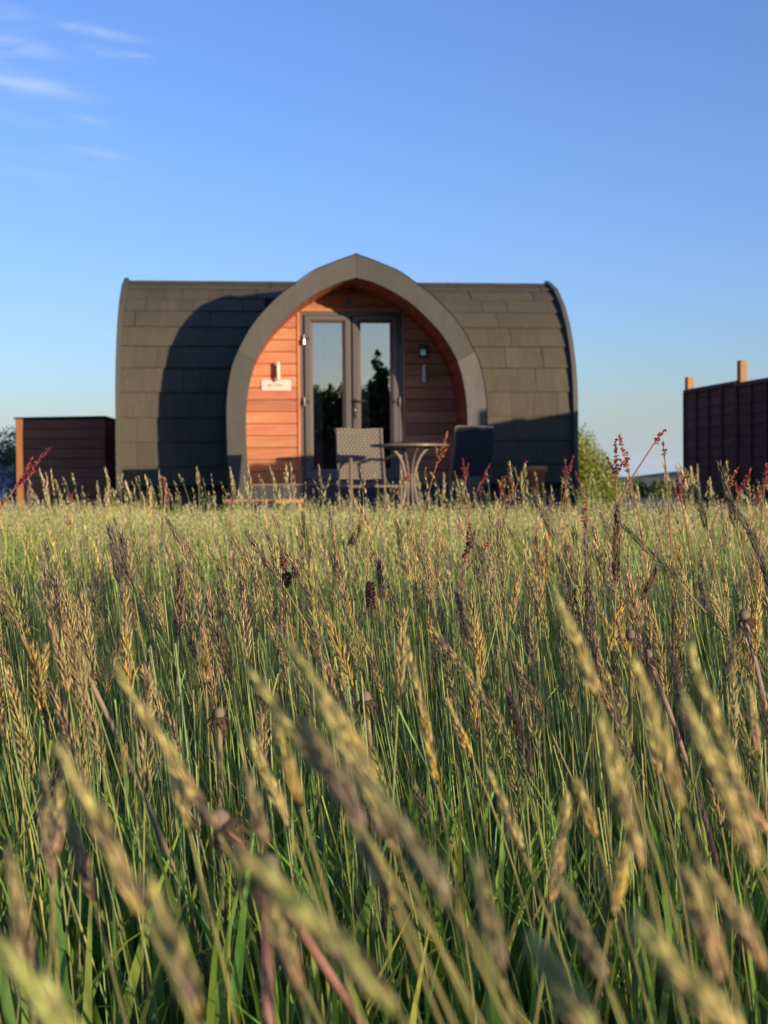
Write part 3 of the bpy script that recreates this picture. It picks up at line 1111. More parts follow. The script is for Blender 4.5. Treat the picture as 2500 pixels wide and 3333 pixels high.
o = thing('name_sign', 'small white rounded name sign on the orange boards left of the doors', 'sign', podpt(-.875, YW, 1.59), YAW)
m_ = MB()
n = 32
w_, h_, r_ = .172, .062, .022
pts = []
for cx, cz, a0 in ((w_ - r_, h_ - r_, 0), (-w_ + r_, h_ - r_, 90), (-w_ + r_, -h_ + r_, 180), (w_ - r_, -h_ + r_, 270)):
    for k in range(5):
        a = R(a0 + k * 22.5)
        pts.append((cx + r_ * math.cos(a), cz + r_ * math.sin(a)))
vs = [(x, -.014, z) for x, z in pts] + [(x, -.002, z) for x, z in pts]
k = len(pts)
m_.add(vs, [tuple(range(k)), tuple(range(k, 2 * k))[::-1]] + [(i, i + k, (i + 1) % k + k, (i + 1) % k) for i in range(k)])
m_.build('sign_plate', M['white'], o)
for sx in (-1, 1):
    MB().tube([(sx * .155, -.0145, 0), (sx * .155, -.018, 0)], .005, 8).build('screw', M['steel'], o)
tcu = bpy.data.curves.new('lettering', 'FONT')
tcu.body = '001 ITHO'
tcu.size = .045
tcu.align_x = 'CENTER'
tcu.align_y = 'CENTER'
tcu.extrude = .0008
to = bpy.data.objects.new('lettering_curve', tcu)
col.objects.link(to)
dg = bpy.context.evaluated_depsgraph_get()
tme = bpy.data.meshes.new_from_object(to.evaluated_get(dg))
bpy.data.objects.remove(to)
tme.materials.clear()
tme.materials.append(M['ink'])
lt = link('lettering', tme, o, (-.01, -.0155, -.004))
lt.rotation_euler = (R(90), 0, 0)


def wall_lamp(x, z, label, tilt=0.0):
    t_ = thing('wall_lamp', label, 'lamp', podpt(x, YW, z), YAW, 'slim upright wall lamps beside the doors')
    MB().bevbox((-.018, -.012, -.085), (.018, -.001, .085), .003).build('back_plate', M['lampw'], t_)
    m_ = MB()
    m_.tube([(0, -.075, -.105), (0, -.075, -.10), (0, -.075, .10), (0, -.075, .112)], [.012, .020, .020, .006], 12)
    m_.build('lamp_tube', M['lampw'], t_, True)
    MB().box((-.006, -.072, -.055), (.006, -.010, .075)).build('bracket', M['lampw'], t_)
    MB().tube([(.0, -.075, -.112), (0, -.075, -.105)], .012, 10).build('end_cap', M['blackmetal'], t_)
    return t_


wall_lamp(-.855, 1.745, 'cream upright wall lamp in sunlight above the white name sign')
wall_lamp(.845, 1.715, 'slim upright wall lamp in shade on the boards right of the doors')
o = thing('key_safe', 'small dark framed key safe on the boards right of the doors', 'key safe', podpt(.840, YW, 1.985), YAW)
MB().bevbox((-.052, -.030, -.072), (.052, -.001, .072), .006).build('safe_body', M['blackmetal'], o)
MB().bevbox((-.032, -.036, -.052), (.032, -.0305, .020), .003).build('key_pad', M['steel'], o)
MB().tube([(0, -.0305, .042), (0, -.042, .042)], .014, 12).build('dial', M['fascia'], o)

o = thing('utility_cover', 'white oval utility cover on the right end of the pod', 'utility box', podpt(HL + .0, .62, .70), YAW)
m_ = MB()
for i in range(9):
    a = math.pi * i / 8
    pass
prof = []
nn = 20
for j, k in enumerate((0.0, .04, .07, .075)):
    s_ = math.sqrt(max(1 - (k / .078) ** 2, 0.05))
    for i in range(nn):
        a = 2 * math.pi * i / nn
        m_.v.append((.002 + k, .085 * s_ * math.cos(a), .14 * s_ * math.sin(a)))
for j in range(3):
    for i in range(nn):
        q = (i + 1) % nn
        m_.f.append((j * nn + i, j * nn + q, (j + 1) * nn + q, (j + 1) * nn + i))
m_.f.append(tuple(3 * nn + i for i in range(nn)))
m_.build('cover', M['white'], o, True)
MB().bevbox((.0, -.03, -.03), (.081, .03, .0), .004).build('catch', M['fascia'], o)

# step, patio deck
st = thing('timber_step', 'low timber step in front of the porch, left side', 'step', podpt(-1.05, -1.35, .0), YAW)
for k in range(2):
    MB().bevbox((-.42, -.16 + k * .15, .245), (.42, -.02 + k * .15, .285), .004).build('step_board', M['deck_or'], st)
for sx in (-1, 1):
    MB().box((sx * .38 - .02, -.14, .0), (sx * .38 + .02, .11, .244)).build('step_side', M['deck_or'], st)
dk = thing('patio_deck', 'low weathered timber deck under the table and chairs', 'deck', podpt(0, -2.95, 0), YAW)
for k in range(17):
    x = -1.75 + k * .23
    MB().box((x, -1.30, .035), (x + .222, 1.25, .060)).build('deck_board', M['deck'], dk)
MB().box((-1.74, -1.28, .0), (2.12, -1.23, .034)).box((-1.74, 1.18, 0), (2.12, 1.23, .034)).build('deck_bearer', M['skirt'], dk)

# ------------------------------------------------------------------ table, chairs, pot
FLZ = .062
tb = thing('garden_table', 'round garden table with thin top and curved metal legs', 'table', (.238, 12.30, FLZ))
tb.scale = (.93, .93, 1.04)
MB().lathe([(.37, .695), (.385, .70), (.385, .712), (.378, .718)], 40).build('table_top', M['frame_metal'], tb, False)
for k in range(4):
    a = R(20 + 90 * k)
    c, s = math.cos(a), math.sin(a)
    pts = []
    for (r_, z) in ((.22, .694), (.165, .67), (.115, .62), (.075, .55), (.050, .46), (.045, .36), (.07, .22), (.15, .10), (.26, .02), (.29, .012)):
        pts.append((c * r_, s * r_, z))
    MB().tube(pts, .016, 8).build('leg', M['frame_metal'], tb, True)
MB().lathe([(.055, .40), (.058, .405), (.058, .425), (.055, .43)], 20).build('leg_ring', M['frame_metal'], tb, True)


def weave_panel(w0, w1, z0, z1, y0, y1, m, ncol=12, nrow=22):
    """woven back: bulging strands passing over and under uprights"""
    mb_ = MB()
    for r_ in range(nrow):
        f0 = (r_ + .12) / nrow
        f1 = (r_ + .88) / nrow
        prev = None
        n_ = ncol * 2
        ring = []
        for k_ in range(n_ + 1):
            u = k_ / n_
            ph = 1 if (k_ // 1 + r_) % 2 else -1
            for f in (f0, f1):
                w_ = w0 + (w1 - w0) * f
                z_ = z0 + (z1 - z0) * f
                y_ = y0 + (y1 - y0) * f
                ring.append((-w_ / 2 + w_ * u, y_ - .011 * ph * (1 if k_ % 2 else .2), z_ + .004 * math.sin(u * 9)))
        b = len(mb_.v)
        mb_.v += ring
        for k_ in range(n_):
            a_ = b + k_ * 2
            mb_.f.append((a_, a_ + 2, a_ + 3, a_ + 1))
    # dark core behind strands
    return mb_


def armchair(name, label, loc, rz, woven=True, scl=(.895, .895, 1.0)):
    """local: faces -y, floor at z=0"""
    t_ = thing(name, label, 'chair', loc, rz)
    t_.scale = scl
    fm = M['frame_metal']
    bm_ = M['rattan'] if woven else M['sling']
    z_seat = .365
    # posts and legs
    for sx in (-1, 1):
        MB().tube([(sx * .275, -.27, .0), (sx * .275, -.27, .64)], .0195 if woven else .014, 8).build('leg', fm, t_)
        MB().tube([(sx * .265, .26, .0), (sx * .262, .24, .40), (sx * .25, .33, .93)], .014, 8).build('leg', fm, t_)
        MB().tube([(sx * .275, -.285, .645), (sx * .275, .0, .655), (sx * .262, .27, .62)], .014, 8).build('armrest', fm, t_)
    MB().tube([(-.275, -.27, z_seat), (.275, -.27, z_seat)], .012, 8).tube([(-.265, .24, z_seat), (.265, .24, z_seat)], .012, 8).tube([(-.275, -.27, z_seat), (-.265, .24, z_seat)], .012, 8).tube([(.275, -.27, z_seat), (.265, .24, z_seat)], .012, 8).build('seat_frame', fm, t_)
    if woven:
        s_ = weave_panel(.50, .50, .0, .50, 0, 0, bm_, 14, 20)
        s_.v = [(x, -.25 + z, z_seat + .012 - y) for (x, y, z) in s_.v]
        s_.build('seat', bm_, t_)
        bk = weave_panel(.515, .545, .43, .93, .270, .335, bm_, 13, 19).build('backrest', bm_, t_)
        MB().add([(-.255, .285, .435), (.255, .285, .435), (.270, .350, .925), (-.270, .350, .925)], [(0, 1, 2, 3)]).build('back_core', M['skirt'], bk)
    else:
        MB().box((-.25, -.26, z_seat + .002), (.25, .24, z_seat + .012)).build('seat', bm_, t_)
        m_ = MB()
        nz_ = 8
        for i in range(nz_ + 1):
            f = i / nz_
            z_ = .44 + .49 * f
            y_ = .262 + .075 * f + .02 * math.sin(f * math.pi)
            for x_ in (-.245, -.1, .1, .245):
                m_.v.append((x_, y_ + .02 * (1 - (x_ / .245) ** 2), z_))
            for x_ in (.245, .1, -.1, -.245):
                m_.v.append((x_, y_ + .006 + .02 * (1 - (x_ / .245) ** 2), z_))
        for i in range(nz_):
            for k_ in range(8):
                q = (k_ + 1) % 8
                m_.f.append((i * 8 + k_, i * 8 + q, (i + 1) * 8 + q, (i + 1) * 8 + k_))
        m_.f += [tuple(range(8))[::-1], tuple(nz_ * 8 + i for i in range(8))]
        m_.build('backrest', bm_, t_, False)
        MB().tube([(-.25, .335, .93), (.25, .335, .93)], .012, 8).build('back_rail', fm, t_)
    return t_


armchair('garden_chair', 'woven rattan armchair facing the camera left of the round table', (-.147, 12.94, FLZ), R(18))
armchair('garden_chair', 'dark navy sling armchair seen from behind, right of the round table', (.755, 14.12, FLZ), R(214), False, (.96, .96, 1.03))

pb = thing('plinth_block', 'low dark timber block under the terracotta pot', 'block', (1.60, 14.30, 0.0))
MB().bevbox((-.14, -.14, .10), (.14, .14, .33), .01).build('block', M['skirt'], pb)
MB().box((-.15, -.15, .0), (.15, .15, .099)).build('block_base', M['skirt'], pb)
pot = thing('plant_pot', 'terracotta pot standing beside the dark shaded roof right of the chairs', 'pot', (1.60, 14.30, .331))
MB().lathe([(.075, 0), (.082, .0), (.112, .225), (.125, .228), (.130, .285), (.118, .287), (.108, .25), (.07, .03)], 28).build('pot_body', M['terracotta'], pot, True)

# ------------------------------------------------------------------ bin store on the left
bx = thing('bin_store', 'dark brown boarded bin store at the left of the pod with one sunlit edge', 'shed', (-4.085, 17.12, 0), R(0))
W_, D_, H0, H1 = .565, .78, 1.285, 1.325
nbd = 10
for k in range(nbd):
    z0 = .045 + k * .124
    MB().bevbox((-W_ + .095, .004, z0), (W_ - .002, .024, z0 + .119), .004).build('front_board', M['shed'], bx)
MB().bevbox((-W_, -.012, .05), (-W_ + .092, .03, H0), .005).build('sunlit_edge', M['shed_sunlit'], bx)  # left strip in the sunlit colour, painted where sun clears the pod's shadow
for sx in (-1, 1):
    for k in range(nbd):
        z0 = .045 + k * .124
        x = sx * (W_ - .012)
        MB().box((x - .010, .031, z0), (x + .010, D_, z0 + .119)).build('side_board', M['shed'], bx)
MB().box((-W_ + .03, D_ - .02, .05), (W_ - .03, D_, H0)).build('back_panel', M['shed'], bx)
m_ = MB()
m_.add([(-W_ - .02, -.02, H0 + .002), (W_ + .01, -.02, H0 + .012), (W_ + .01, D_ + .02, H0), (-W_ - .02, D_ + .02, H0 - .02),
        (-W_ - .02, -.02, H0 + .024), (W_ + .01, -.02, H0 + .034), (W_ + .01, D_ + .02, H0 + .022), (-W_ - .02, D_ + .02, H0 + .002)],
       [(0, 3, 2, 1), (4, 5, 6, 7), (0, 1, 5, 4), (1, 2, 6, 5), (2, 3, 7, 6), (3, 0, 4, 7)])
m_.build('roof', M['skirt'], bx)

# ------------------------------------------------------------------ fence on the right
FX, FY, FS = 4.34, 19.5, .155
fdir = Vector((FS, -1, 0)).normalized()
fang = math.atan2(fdir.y, fdir.x)
fence = thing('garden_fence', 'dark brown overlapping board fence with pale topped posts on the right', 'fence', (FX, FY, 0), fang)
FT = 1.735
PITCH = 1.83
postm = MB().bevbox((-.055, -.05, 0), (.055, .05, 1), .006).mesh('post', M['post'])
boardm = MB().add([(0, -.004, 0), (1, -.004, 0), (1, .012, .15), (0, .012, .15), (0, .006, 0), (1, .006, 0), (1, .022, .15), (0, .022, .15)],
                  [(0, 1, 2, 3), (4, 7, 6, 5), (0, 4, 5, 1), (3, 2, 6, 7), (0, 3, 7, 4), (1, 5, 6, 2)]).mesh('fence_board', M['fence'])
battm = MB().bevbox((-.021, -.028, 0), (.021, -.0055, 1), .003).mesh('batten', M['fence'])


def fpanel(x0, L, top):
    nb2 = int((top - .12) / .125)
    for k in range(nb2):
        o_ = link('fence_board', boardm, fence, (x0 + .004, 0, .06 + k * (top - .20) / (nb2 - 1)))
        o_.scale = (L - .008, 1, 1)
    nbt = 5 if L > 1 else 3
    for k in range(nbt):
        o_ = link('batten', battm, fence, (x0 + .024 + (L - .048) * k / (nbt - 1), 0, .05))
        o_.scale = (1, 1, top - .09)
    MB().bevbox((x0 + .004, -.028, top - .050), (x0 + L - .004, .026, top), .004).build('top_rail', M['fence'], fence)


tops = [FT + .19, FT + .27, FT + .05, FT + .05, FT + .02, FT + .18, FT + .02]
for k in range(7):
    o_ = link('post', postm, fence, (k * PITCH, .075, 0))
    o_.scale = (1, 1, tops[k])
    if k < 6:
        fpanel(k * PITCH, PITCH, FT - (.03 if k % 2 else 0))
fpanel(6 * PITCH, .72, FT)
o_ = link('post', postm, fence, (6 * PITCH + .70, .075, 0))
o_.scale = (1, 1, FT + .05)


# ------------------------------------------------------------------ shrubs and trees
def leafy(name, centers, n, leaf, cols, m, parent=None):
    """crown from many small leaves spread through overlapping lumps"""
    parts = []
    w = np.array([c[3] ** 2 for c in centers])
    pick = rng.choice(len(centers), n, p=w / w.sum())
    c = np.array(centers)[pick]
    d = unit(rng.normal(0, 1, (n, 3)))
    rad = c[:, 3:4] * (rng.random((n, 1)) ** .35) * (1 + .18 * np.sin(d[:, :1] * 9 + pick[:, None]) * np.cos(d[:, 1:2] * 7 + d[:, 2:] * 8))
    p = c[:, :3] + d * rad * np.array([[1, 1, 1.0]])
    a = unit(rng.normal(0, 1, (n, 3)) + np.array([[0, 0, .5]]))
    b = unit(np.cross(a, rng.normal(0, 1, (n, 3))))
    L = leaf * rng.uniform(.6, 1.4, (n, 1))
    V = np.stack([p - a * L, p + b * L * .38, p + a * L, p - b * L * .38], 1).reshape(-1, 3)
    f = np.array([(0, 1, 2), (0, 2, 3)])
    F = (f[None] + (np.arange(n) * 4)[:, None, None]).reshape(-1, 3)
    cs = np.array(cols)[rng.integers(0, len(cols), n)] * rng.uniform(.7, 1.3, (n, 1))
    C = np.repeat(cs, 4, axis=0)
    return np_mesh(name, V, F, C, m, parent)


def shrub(name, label, cat, x, y, lumps, n, leaf, cols, group=None, trunk_h=.5, tr=.05):
    t_ = thing(name, label, cat, (x, y, 0), 0, group)
    m_ = MB()
    m_.tube([(0, 0, 0), (.02, 0, trunk_h * .6), (.05, .03, trunk_h)], [tr, tr * .8, tr * .6], 8)
    for (a, b, c, r_) in lumps:
        m_.tube([(.03, .02, trunk_h * .5), (a * .5, b * .5, c * .6 + trunk_h * .2), (a, b, c)], [tr * .5, tr * .3, tr * .1], 5)
    m_.build('trunk', M['bark'], t_, True)
    leafy('crown', lumps, n, leaf, cols, M['leaves'], t_)
    return t_


YG = [(.20, .26, .045), (.28, .31, .06), (.13, .19, .035), (.33, .34, .09)]
DG = [(.07, .11, .035), (.10, .14, .05), (.045, .075, .03), (.13, .17, .07)]
shrub('shrub', 'bright yellow green shrub showing past the right end of the pod', 'shrub', 2.55, 21.5,
      [(0, 0, .80, .60), (.35, -.1, .62, .50), (.66, -.1, .58, .40), (.2, 0, 1.02, .38), (.50, .1, .95, .38), (.15, 0, 1.12, .40), (.80, 0, .55, .38), (.80, 0, .32, .40), (-.4, 0, .8, .5), (1.02, .05, .26, .28), (.25, -.2, .35, .5)], 24000, .028, YG)
shrub('shrub', 'dark green bush behind the brown bin store', 'shrub', -5.12, 19.6,
      [(-.3, 0, .98, .34), (-.62, 0, .74, .30), (0, 0, .7, .5), (-.35, 0, .5, .42), (.35, 0, .85, .45), (.1, 0, 1.0, .34), (-.55, 0, .32, .32), (-.42, 0, .9, .22), (.8, .1, .9, .42)], 8000, .030, [tuple(np.array(c) * 1.35) for c in DG])
# low scrub line beyond the gap on the right
lum = [(5.6 + i * .42 + random.uniform(-.1, .1), 32 + random.uniform(-.6, .6), .14 + random.uniform(-.02, .04), .24 + random.uniform(-.04, .05)) for i in range(18)]
ob = leafy('scrub', lum, 9000, .05, DG, M['leaves'])
ob['kind'] = 'stuff'
ob['label'] = 'low dark scrub along the edge of the far field'
ob['category'] = 'scrub'

# trees and hedge behind the camera, mirrored in the door glass
TG = 'tall dark conifers reflected in the door glass'
for i, (x, y, h_) in enumerate([(9.6, -30, 6.5), (11.3, -31, 7.2), (12.6, -30, 6.0)]):
    lumps = []
    for k in range(12):
        f = k / 11
        rr_ = (1 - f) * 1.25 + .15
        lumps.append((random.uniform(-.25, .25), random.uniform(-.25, .25), .7 + f * (h_ - .9), rr_))
    lb = ['conifer silhouette mirrored in the right hand door pane, left of the three', 'tallest conifer silhouette mirrored in the right hand door pane', 'shortest conifer silhouette mirrored at the right of the right door pane'][i]
    shrub('conifer_tree', lb, 'tree', x, y, lumps, 7000, .17, [tuple(np.array(c) * .7) for c in DG], TG, h_ * .5, .12)
lum = [(-6 + i * .8, -30 + random.uniform(-.5, .5), 1.4, 1.3 + random.uniform(-.08, .12)) for i in range(34)] + [(-6 + i * .8, -30 + random.uniform(-.5, .5), 2.7, 1.20 + random.uniform(-.05, .05)) for i in range(34)] + [(-6 + i * .8, -30 + random.uniform(-.5, .5), 3.85, .95 + random.uniform(-.05, .05)) for i in range(34)]
ob = leafy('hedge', lum, 60000, .19, DG, M['leaves'])
tag(ob, 'long dark hedge mirrored across the lower door glass', 'hedge')

# ------------------------------------------------------------------ parked car, far left
car = thing('parked_car', 'pale blue car whose front corner shows at the left edge', 'car', (-7.42, 20.2, 0), 0)
prof = [(-2.1, .35), (-2.12, .75), (-2.0, .98), (-1.6, 1.42), (-.6, 1.48), (.25, 1.40), (1.0, .98), (1.75, .84), (2.02, .70), (2.13, .52), (2.13, .33), (1.95, .24), (-1.95, .24)]
m_ = MB()
secs = [(-.86, .90), (-.84, 1.0), (.84, 1.0), (.86, .90)]
n = len(prof)
for (y, s_) in ((-.80, .93), (-.86, 1), (.86, 1), (.80, .93)):
    for (x, z) in prof:
        tum = 1 - max(z - .95, 0) * .32
        m_.v.append((x * (s_ if abs(y) < .85 else 1), y * tum, z if abs(y) > .85 else z))
for r_ in ((0, 1), (1, 2), (2, 3)):
    for i in range(n):
        j = (i + 1) % n
        m_.f.append((r_[0] * n + i, r_[0] * n + j, r_[1] * n + j, r_[1] * n + i))
m_.f.append(tuple(range(n)))
m_.f.append(tuple(range(3 * n, 4 * n))[::-1])
m_.build('body', M['carpaint'], car)
MB().add([(.32, -.70, 1.375), (1.0, -.80, 1.0), (1.0, .80, 1.0), (.32, .70, 1.375), (.35, -.70, 1.39), (1.03, -.80, 1.01), (1.03, .80, 1.01), (.35, .70, 1.39)], [(0, 1, 2, 3), (4, 7, 6, 5), (0, 4, 5, 1), (1, 5, 6, 2), (2, 6, 7, 3), (3, 7, 4, 0)]).build('windscreen', M['carglass'], car)
MB().add([(-1.5, -.79, 1.02), (.75, -.855, 1.02), (.2, -.765, 1.34), (-1.2, -.75, 1.36), (-1.5, -.80, 1.02), (.75, -.865, 1.02), (.2, -.775, 1.34), (-1.2, -.76, 1.36)], [(0, 1, 2, 3), (4, 7, 6, 5), (0, 4, 5, 1), (1, 5, 6, 2), (2, 6, 7, 3), (3, 7, 4, 0)]).build('side_window', M['carglass'], car)
for sy in (-1, 1):
    MB().bevbox((1.93, sy * .66 - .16, .60), (2.115, sy * .66 + .16, .72), .02).build('headlight', M['white'], car)
    for x in (-1.3, 1.32):
        w1 = MB()
        w1.tube([(x, sy * .66, .31), (x, sy * .68, .31), (x, sy * .84, .31), (x, sy * .88, .31)], [.28, .31, .31, .28], 20)
        wh = w1.build('wheel', M['tyre'], car)
        MB().tube([(x, sy * .84, .31), (x, sy * .885, .31)], [.20, .18], 16).build('rim', M['steel'], wh)
MB().box((2.131, -.26, .38), (2.145, .26, .49)).build('number_plate', M['white'], car)

# ------------------------------------------------------------------ single plants placed one by one
LOWER = 'blurred grass stalks close to the camera'


def stalk(label, tip, base, d, cA, cB, rad=.0042, nsp=64, d2=None, root=None, group=None, srad=.0008, slen=.0085, mixp=.5, name='grass_stalk', thin=1.0):
    """one flowering grass stalk seen at tip/base pixels (1659-wide picture) at distance d"""
    k = 2500 / 1659
    T = pt(tip[0] * k, tip[1] * k, d if d2 is None else d2)
    B = pt(base[0] * k, base[1] * k, d)
    ax = T - B
    L = ax.length
    dr = ax.normalized()
    if root is None:
        h_ = B.z
        dx = -dr.x / max(dr.z, .3) * h_ * .36
        dy = -dr.y / max(dr.z, .3) * h_ * .4
        root = (B.x + dx, B.y + dy + .02, 0)
    root = Vector(root)
    t_ = thing(name, label, 'grass', tuple(root), 0, group)
    b = np.array([B - root])
    mid = np.array([(B - root) - dr * B.z * .5])
    P = curve3(np.zeros((1, 3)), mid * np.array([[1, 1, 1]]), b, 9)
    g0, g1 = np.array([.19, .26, .08]), np.array([.33, .31, .14])
    s = np.linspace(0, 1, 9)[None, :, None]
    C = g0 * (1 - s) + g1 * s
    V, F, C = tubes(P, np.full((1, 9), srad) * np.linspace(1.3, .8, 9)[None], C, 6)
    np_mesh('stem', V, F, C, M['seed'], t_)
    bend = np.array([[dr.x * .12, 0, 0]])
    V, F, C = heads(b, np.array([dr]), np.array([L]), np.array([cA]), np.array([cB]), nsp, rad, slen, bend * .3, mixp=mixp, thin=thin)
    if group == LOWER:                           # unripe green towards the tip of each head
        f_ = np.clip(((V - b) @ np.array(dr)) / L, 0, 1)[:, None] ** 1.5 * .55
        C = C * (1 - f_) + np.array([.50, .54, .20]) * f_ * (C.mean(1, keepdims=True) / .35)
    np_mesh('seed_head', V, F, C, M['seed'], t_)
    return t_


BR = np.array([.22, .15, .095])
DK = np.array([.14, .14, .11])
FG = [
    ('long straw grass head leaning left, its tip left of the picture centre line', (275, 1470), (468, 1795), .36, STRAW, GREYB),
    ('soft grey gold grass head leaning left near the left edge', (158, 1660), (315, 1985), .27, STRAW, PURP),
    ('pale green tipped grass head leaning left with its tip below the dark thicket', (565, 1480), (715, 1690), .33, STRAW, GREEN),
    ('grey grass head directly under the pale green tipped one', (690, 1600), (790, 1800), .30, PURP * 1.4, GREYB * 1.2),
    ('broad golden green grass head leaning left in the middle', (655, 1425), (815, 1690), .33, STRAW, GREEN * 1.1),
    ('slender golden grass head in the middle, nearly upright', (884, 1395), (945, 1695), .62, GOLD, TAN),
    ('blurred straw grass head whose tip touches the tall thicket right of centre', (1218, 1315), (1292, 1505), .42, STRAW, GREEN),
    ('golden green grass head leaning left, second from the right edge group', (1388, 1468), (1475, 1750), .34, STRAW, GOLD),
    ('golden green grass head high at the right edge group', (1503, 1435), (1600, 1700), .36, STRAW, GREEN * 1.1),
    ('wide straw grass head running down to the right edge', (1500, 1555), (1640, 1880), .30, STRAW, TAN),
    ('grey and straw grass head right of the middle, tip at mid height', (1308, 1590), (1392, 1880), .34, STRAW, PURP * 1.3),
    ('very large dark green blurred grass head at the bottom in the middle', (580, 1885), (860, 2190), .20, GREEN * 1.1, TAN),
    ('very large yellow green blurred grass head in the bottom left corner', (40, 2085), (200, 2290), .19, GREEN * 1.4, STRAW),
    ('very large yellow green blurred grass head at the bottom right', (1435, 2050), (1610, 2260), .20, STRAW, GREEN * 1.3),
    ('dull brown blurred grass head low at the right of the middle', (1225, 1930), (1312, 2130), .30, GREYB * 1.2, TAN),
    ('olive blurred grass head at the bottom edge right of the middle', (1190, 2085), (1305, 2280), .22, GREEN * 1.2, STRAW),
    ('long grey blurred grass head curving down right in the lower middle', (820, 1715), (980, 1960), .25, GREYB * 1.4, GREEN),
    ('purple upright grass head near the left edge', (95, 1690), (110, 1905), .42, PURP * 1.3, TAN),
    ('red brown upright grass head close beside the purple one', (128, 1720), (120, 1850), .44, TAN * .9, PURP),
    ('pinkish grass head right of the purple pair at the left', (150, 1770), (205, 1960), .45, TAN, PURP * 1.2),
    ('small bright straw grass head below the leaning left group', (552, 1615), (625, 1790), .48, STRAW * 1.1, TAN),
    ('golden upright grass head in the lower right half', (1222, 1735), (1190, 1960), .50, TAN * 1.1, GOLD),
    ('short bright yellow grass head right of the lower middle', (1252, 1705), (1290, 1815), .50, GOLD, STRAW),
    ('mixed green and straw grass head in the lower middle right', (1068, 1690), (1130, 1840), .50, STRAW, GREYB),
    ('dense straw grass head overlapping the broad golden one', (720, 1555), (862, 1850), .32, STRAW, PURP * 1.5),
    ('soft brown grass head at the bottom left of the middle', (348, 1960), (430, 2200), .24, STRAW, PURP * 1.2),
    ('small sharp golden grass head standing right of the slender one', (970, 1520), (1022, 1640), .75, GOLD, TAN),
    ('straw grass head in the lower right corner group', (1545, 1900), (1659, 2100), .30, TAN, STRAW),
    ('short yellow grass head between the two golden green ones at the right', (1400, 1560), (1425, 1680), .55, STRAW * 1.1, GOLD),
    ('pale pink brown grass head leaning right at the right edge', (1620, 1500), (1640, 1640), .60, TAN, STRAW),
    ('olive brown rounded grass head low right', (1345, 1860), (1320, 1985), .42, GOLD * .8, GREEN),
    ('straw grass head reaching the right edge at mid height', (1560, 1640), (1659, 1800), .42, TAN, STRAW),
    ('mustard coloured soft grass head left of the broad golden one', (605, 1590), (650, 1740), .42, GOLD * .85, STRAW),
    ('dark grey soft grass head at the lower left middle', (540, 1700), (575, 1840), .40, PURP * 1.2, TAN),
    ('brown blurred grass head at the bottom beside the largest one', (600, 1990), (650, 2150), .30, TAN * .8, GREYB),
    ('thin dark blurred grass head low in the left middle', (30, 1880), (60, 2120), .33, TAN * .8, PURP),
    ('muted straw grass head in the lower left quarter', (380, 1690), (410, 1800), .45, STRAW, TAN),
    ('muted purple straw grass head below the picture centre', (780, 1800), (850, 1960), .35, STRAW, PURP * 1.3),
    ('blurred brown grass head left of the bottom right corner', (1500, 1930), (1560, 2130), .28, TAN * .9, PURP),
    ('faint grey brown grass head near the bottom middle', (1040, 1900), (1085, 2110), .30, GREYB * 1.2, TAN * .8),
]
for i, (lb, tp, bs, d, a, b) in enumerate(FG):
    wide = .0021
    ex = .03 if d < .45 else .0
    tp, bs = (tp[0] - (bs[0] - tp[0]) * ex, tp[1] - (bs[1] - tp[1]) * ex * .6), (bs[0] + (bs[0] - tp[0]) * ex, bs[1] + (bs[1] - tp[1]) * ex)
    stalk(lb, tp, bs, d, np.minimum(a * 1.3, .85), b * .5 + PURP * .9, rad=wide, nsp=120, group=LOWER, mixp=.62, srad=.0006, thin=.5, slen=.0085)
FG2 = [
    ('thin purple grass head in the left half at mid height', (322, 1425), (318, 1515), 1.0, PURP, TAN, .0034),
    ('short golden grass head on a bare stem at the left', (265, 1620), (258, 1690), .9, GOLD, TAN, .0026),
    ('pair forming straw grass head at the far left, leaning left', (5, 1285), (45, 1370), 1.0, STRAW, PURP, .0030),
    ('straw grass head next to the far left one, fuller', (100, 1400), (85, 1490), .95, STRAW * 1.1, GOLD, .0034),
    ('narrow red purple grass head low in the left half', (128, 1640), (108, 1730), .8, PURP * .9, PURP, .0030),
    ('bright yellow grass head on a pale stem left of the centre', (440, 1375), (445, 1480), .95, GOLD * 1.1, STRAW, .0034),
    ('dark brown grass head beside the bright yellow one', (478, 1370), (500, 1480), .95, BR, PURP, .0034),
    ('pinkish straw grass head crossing stems right of the lower middle', (1285, 1460), (1335, 1560), .9, TAN, STRAW, .0028),
]
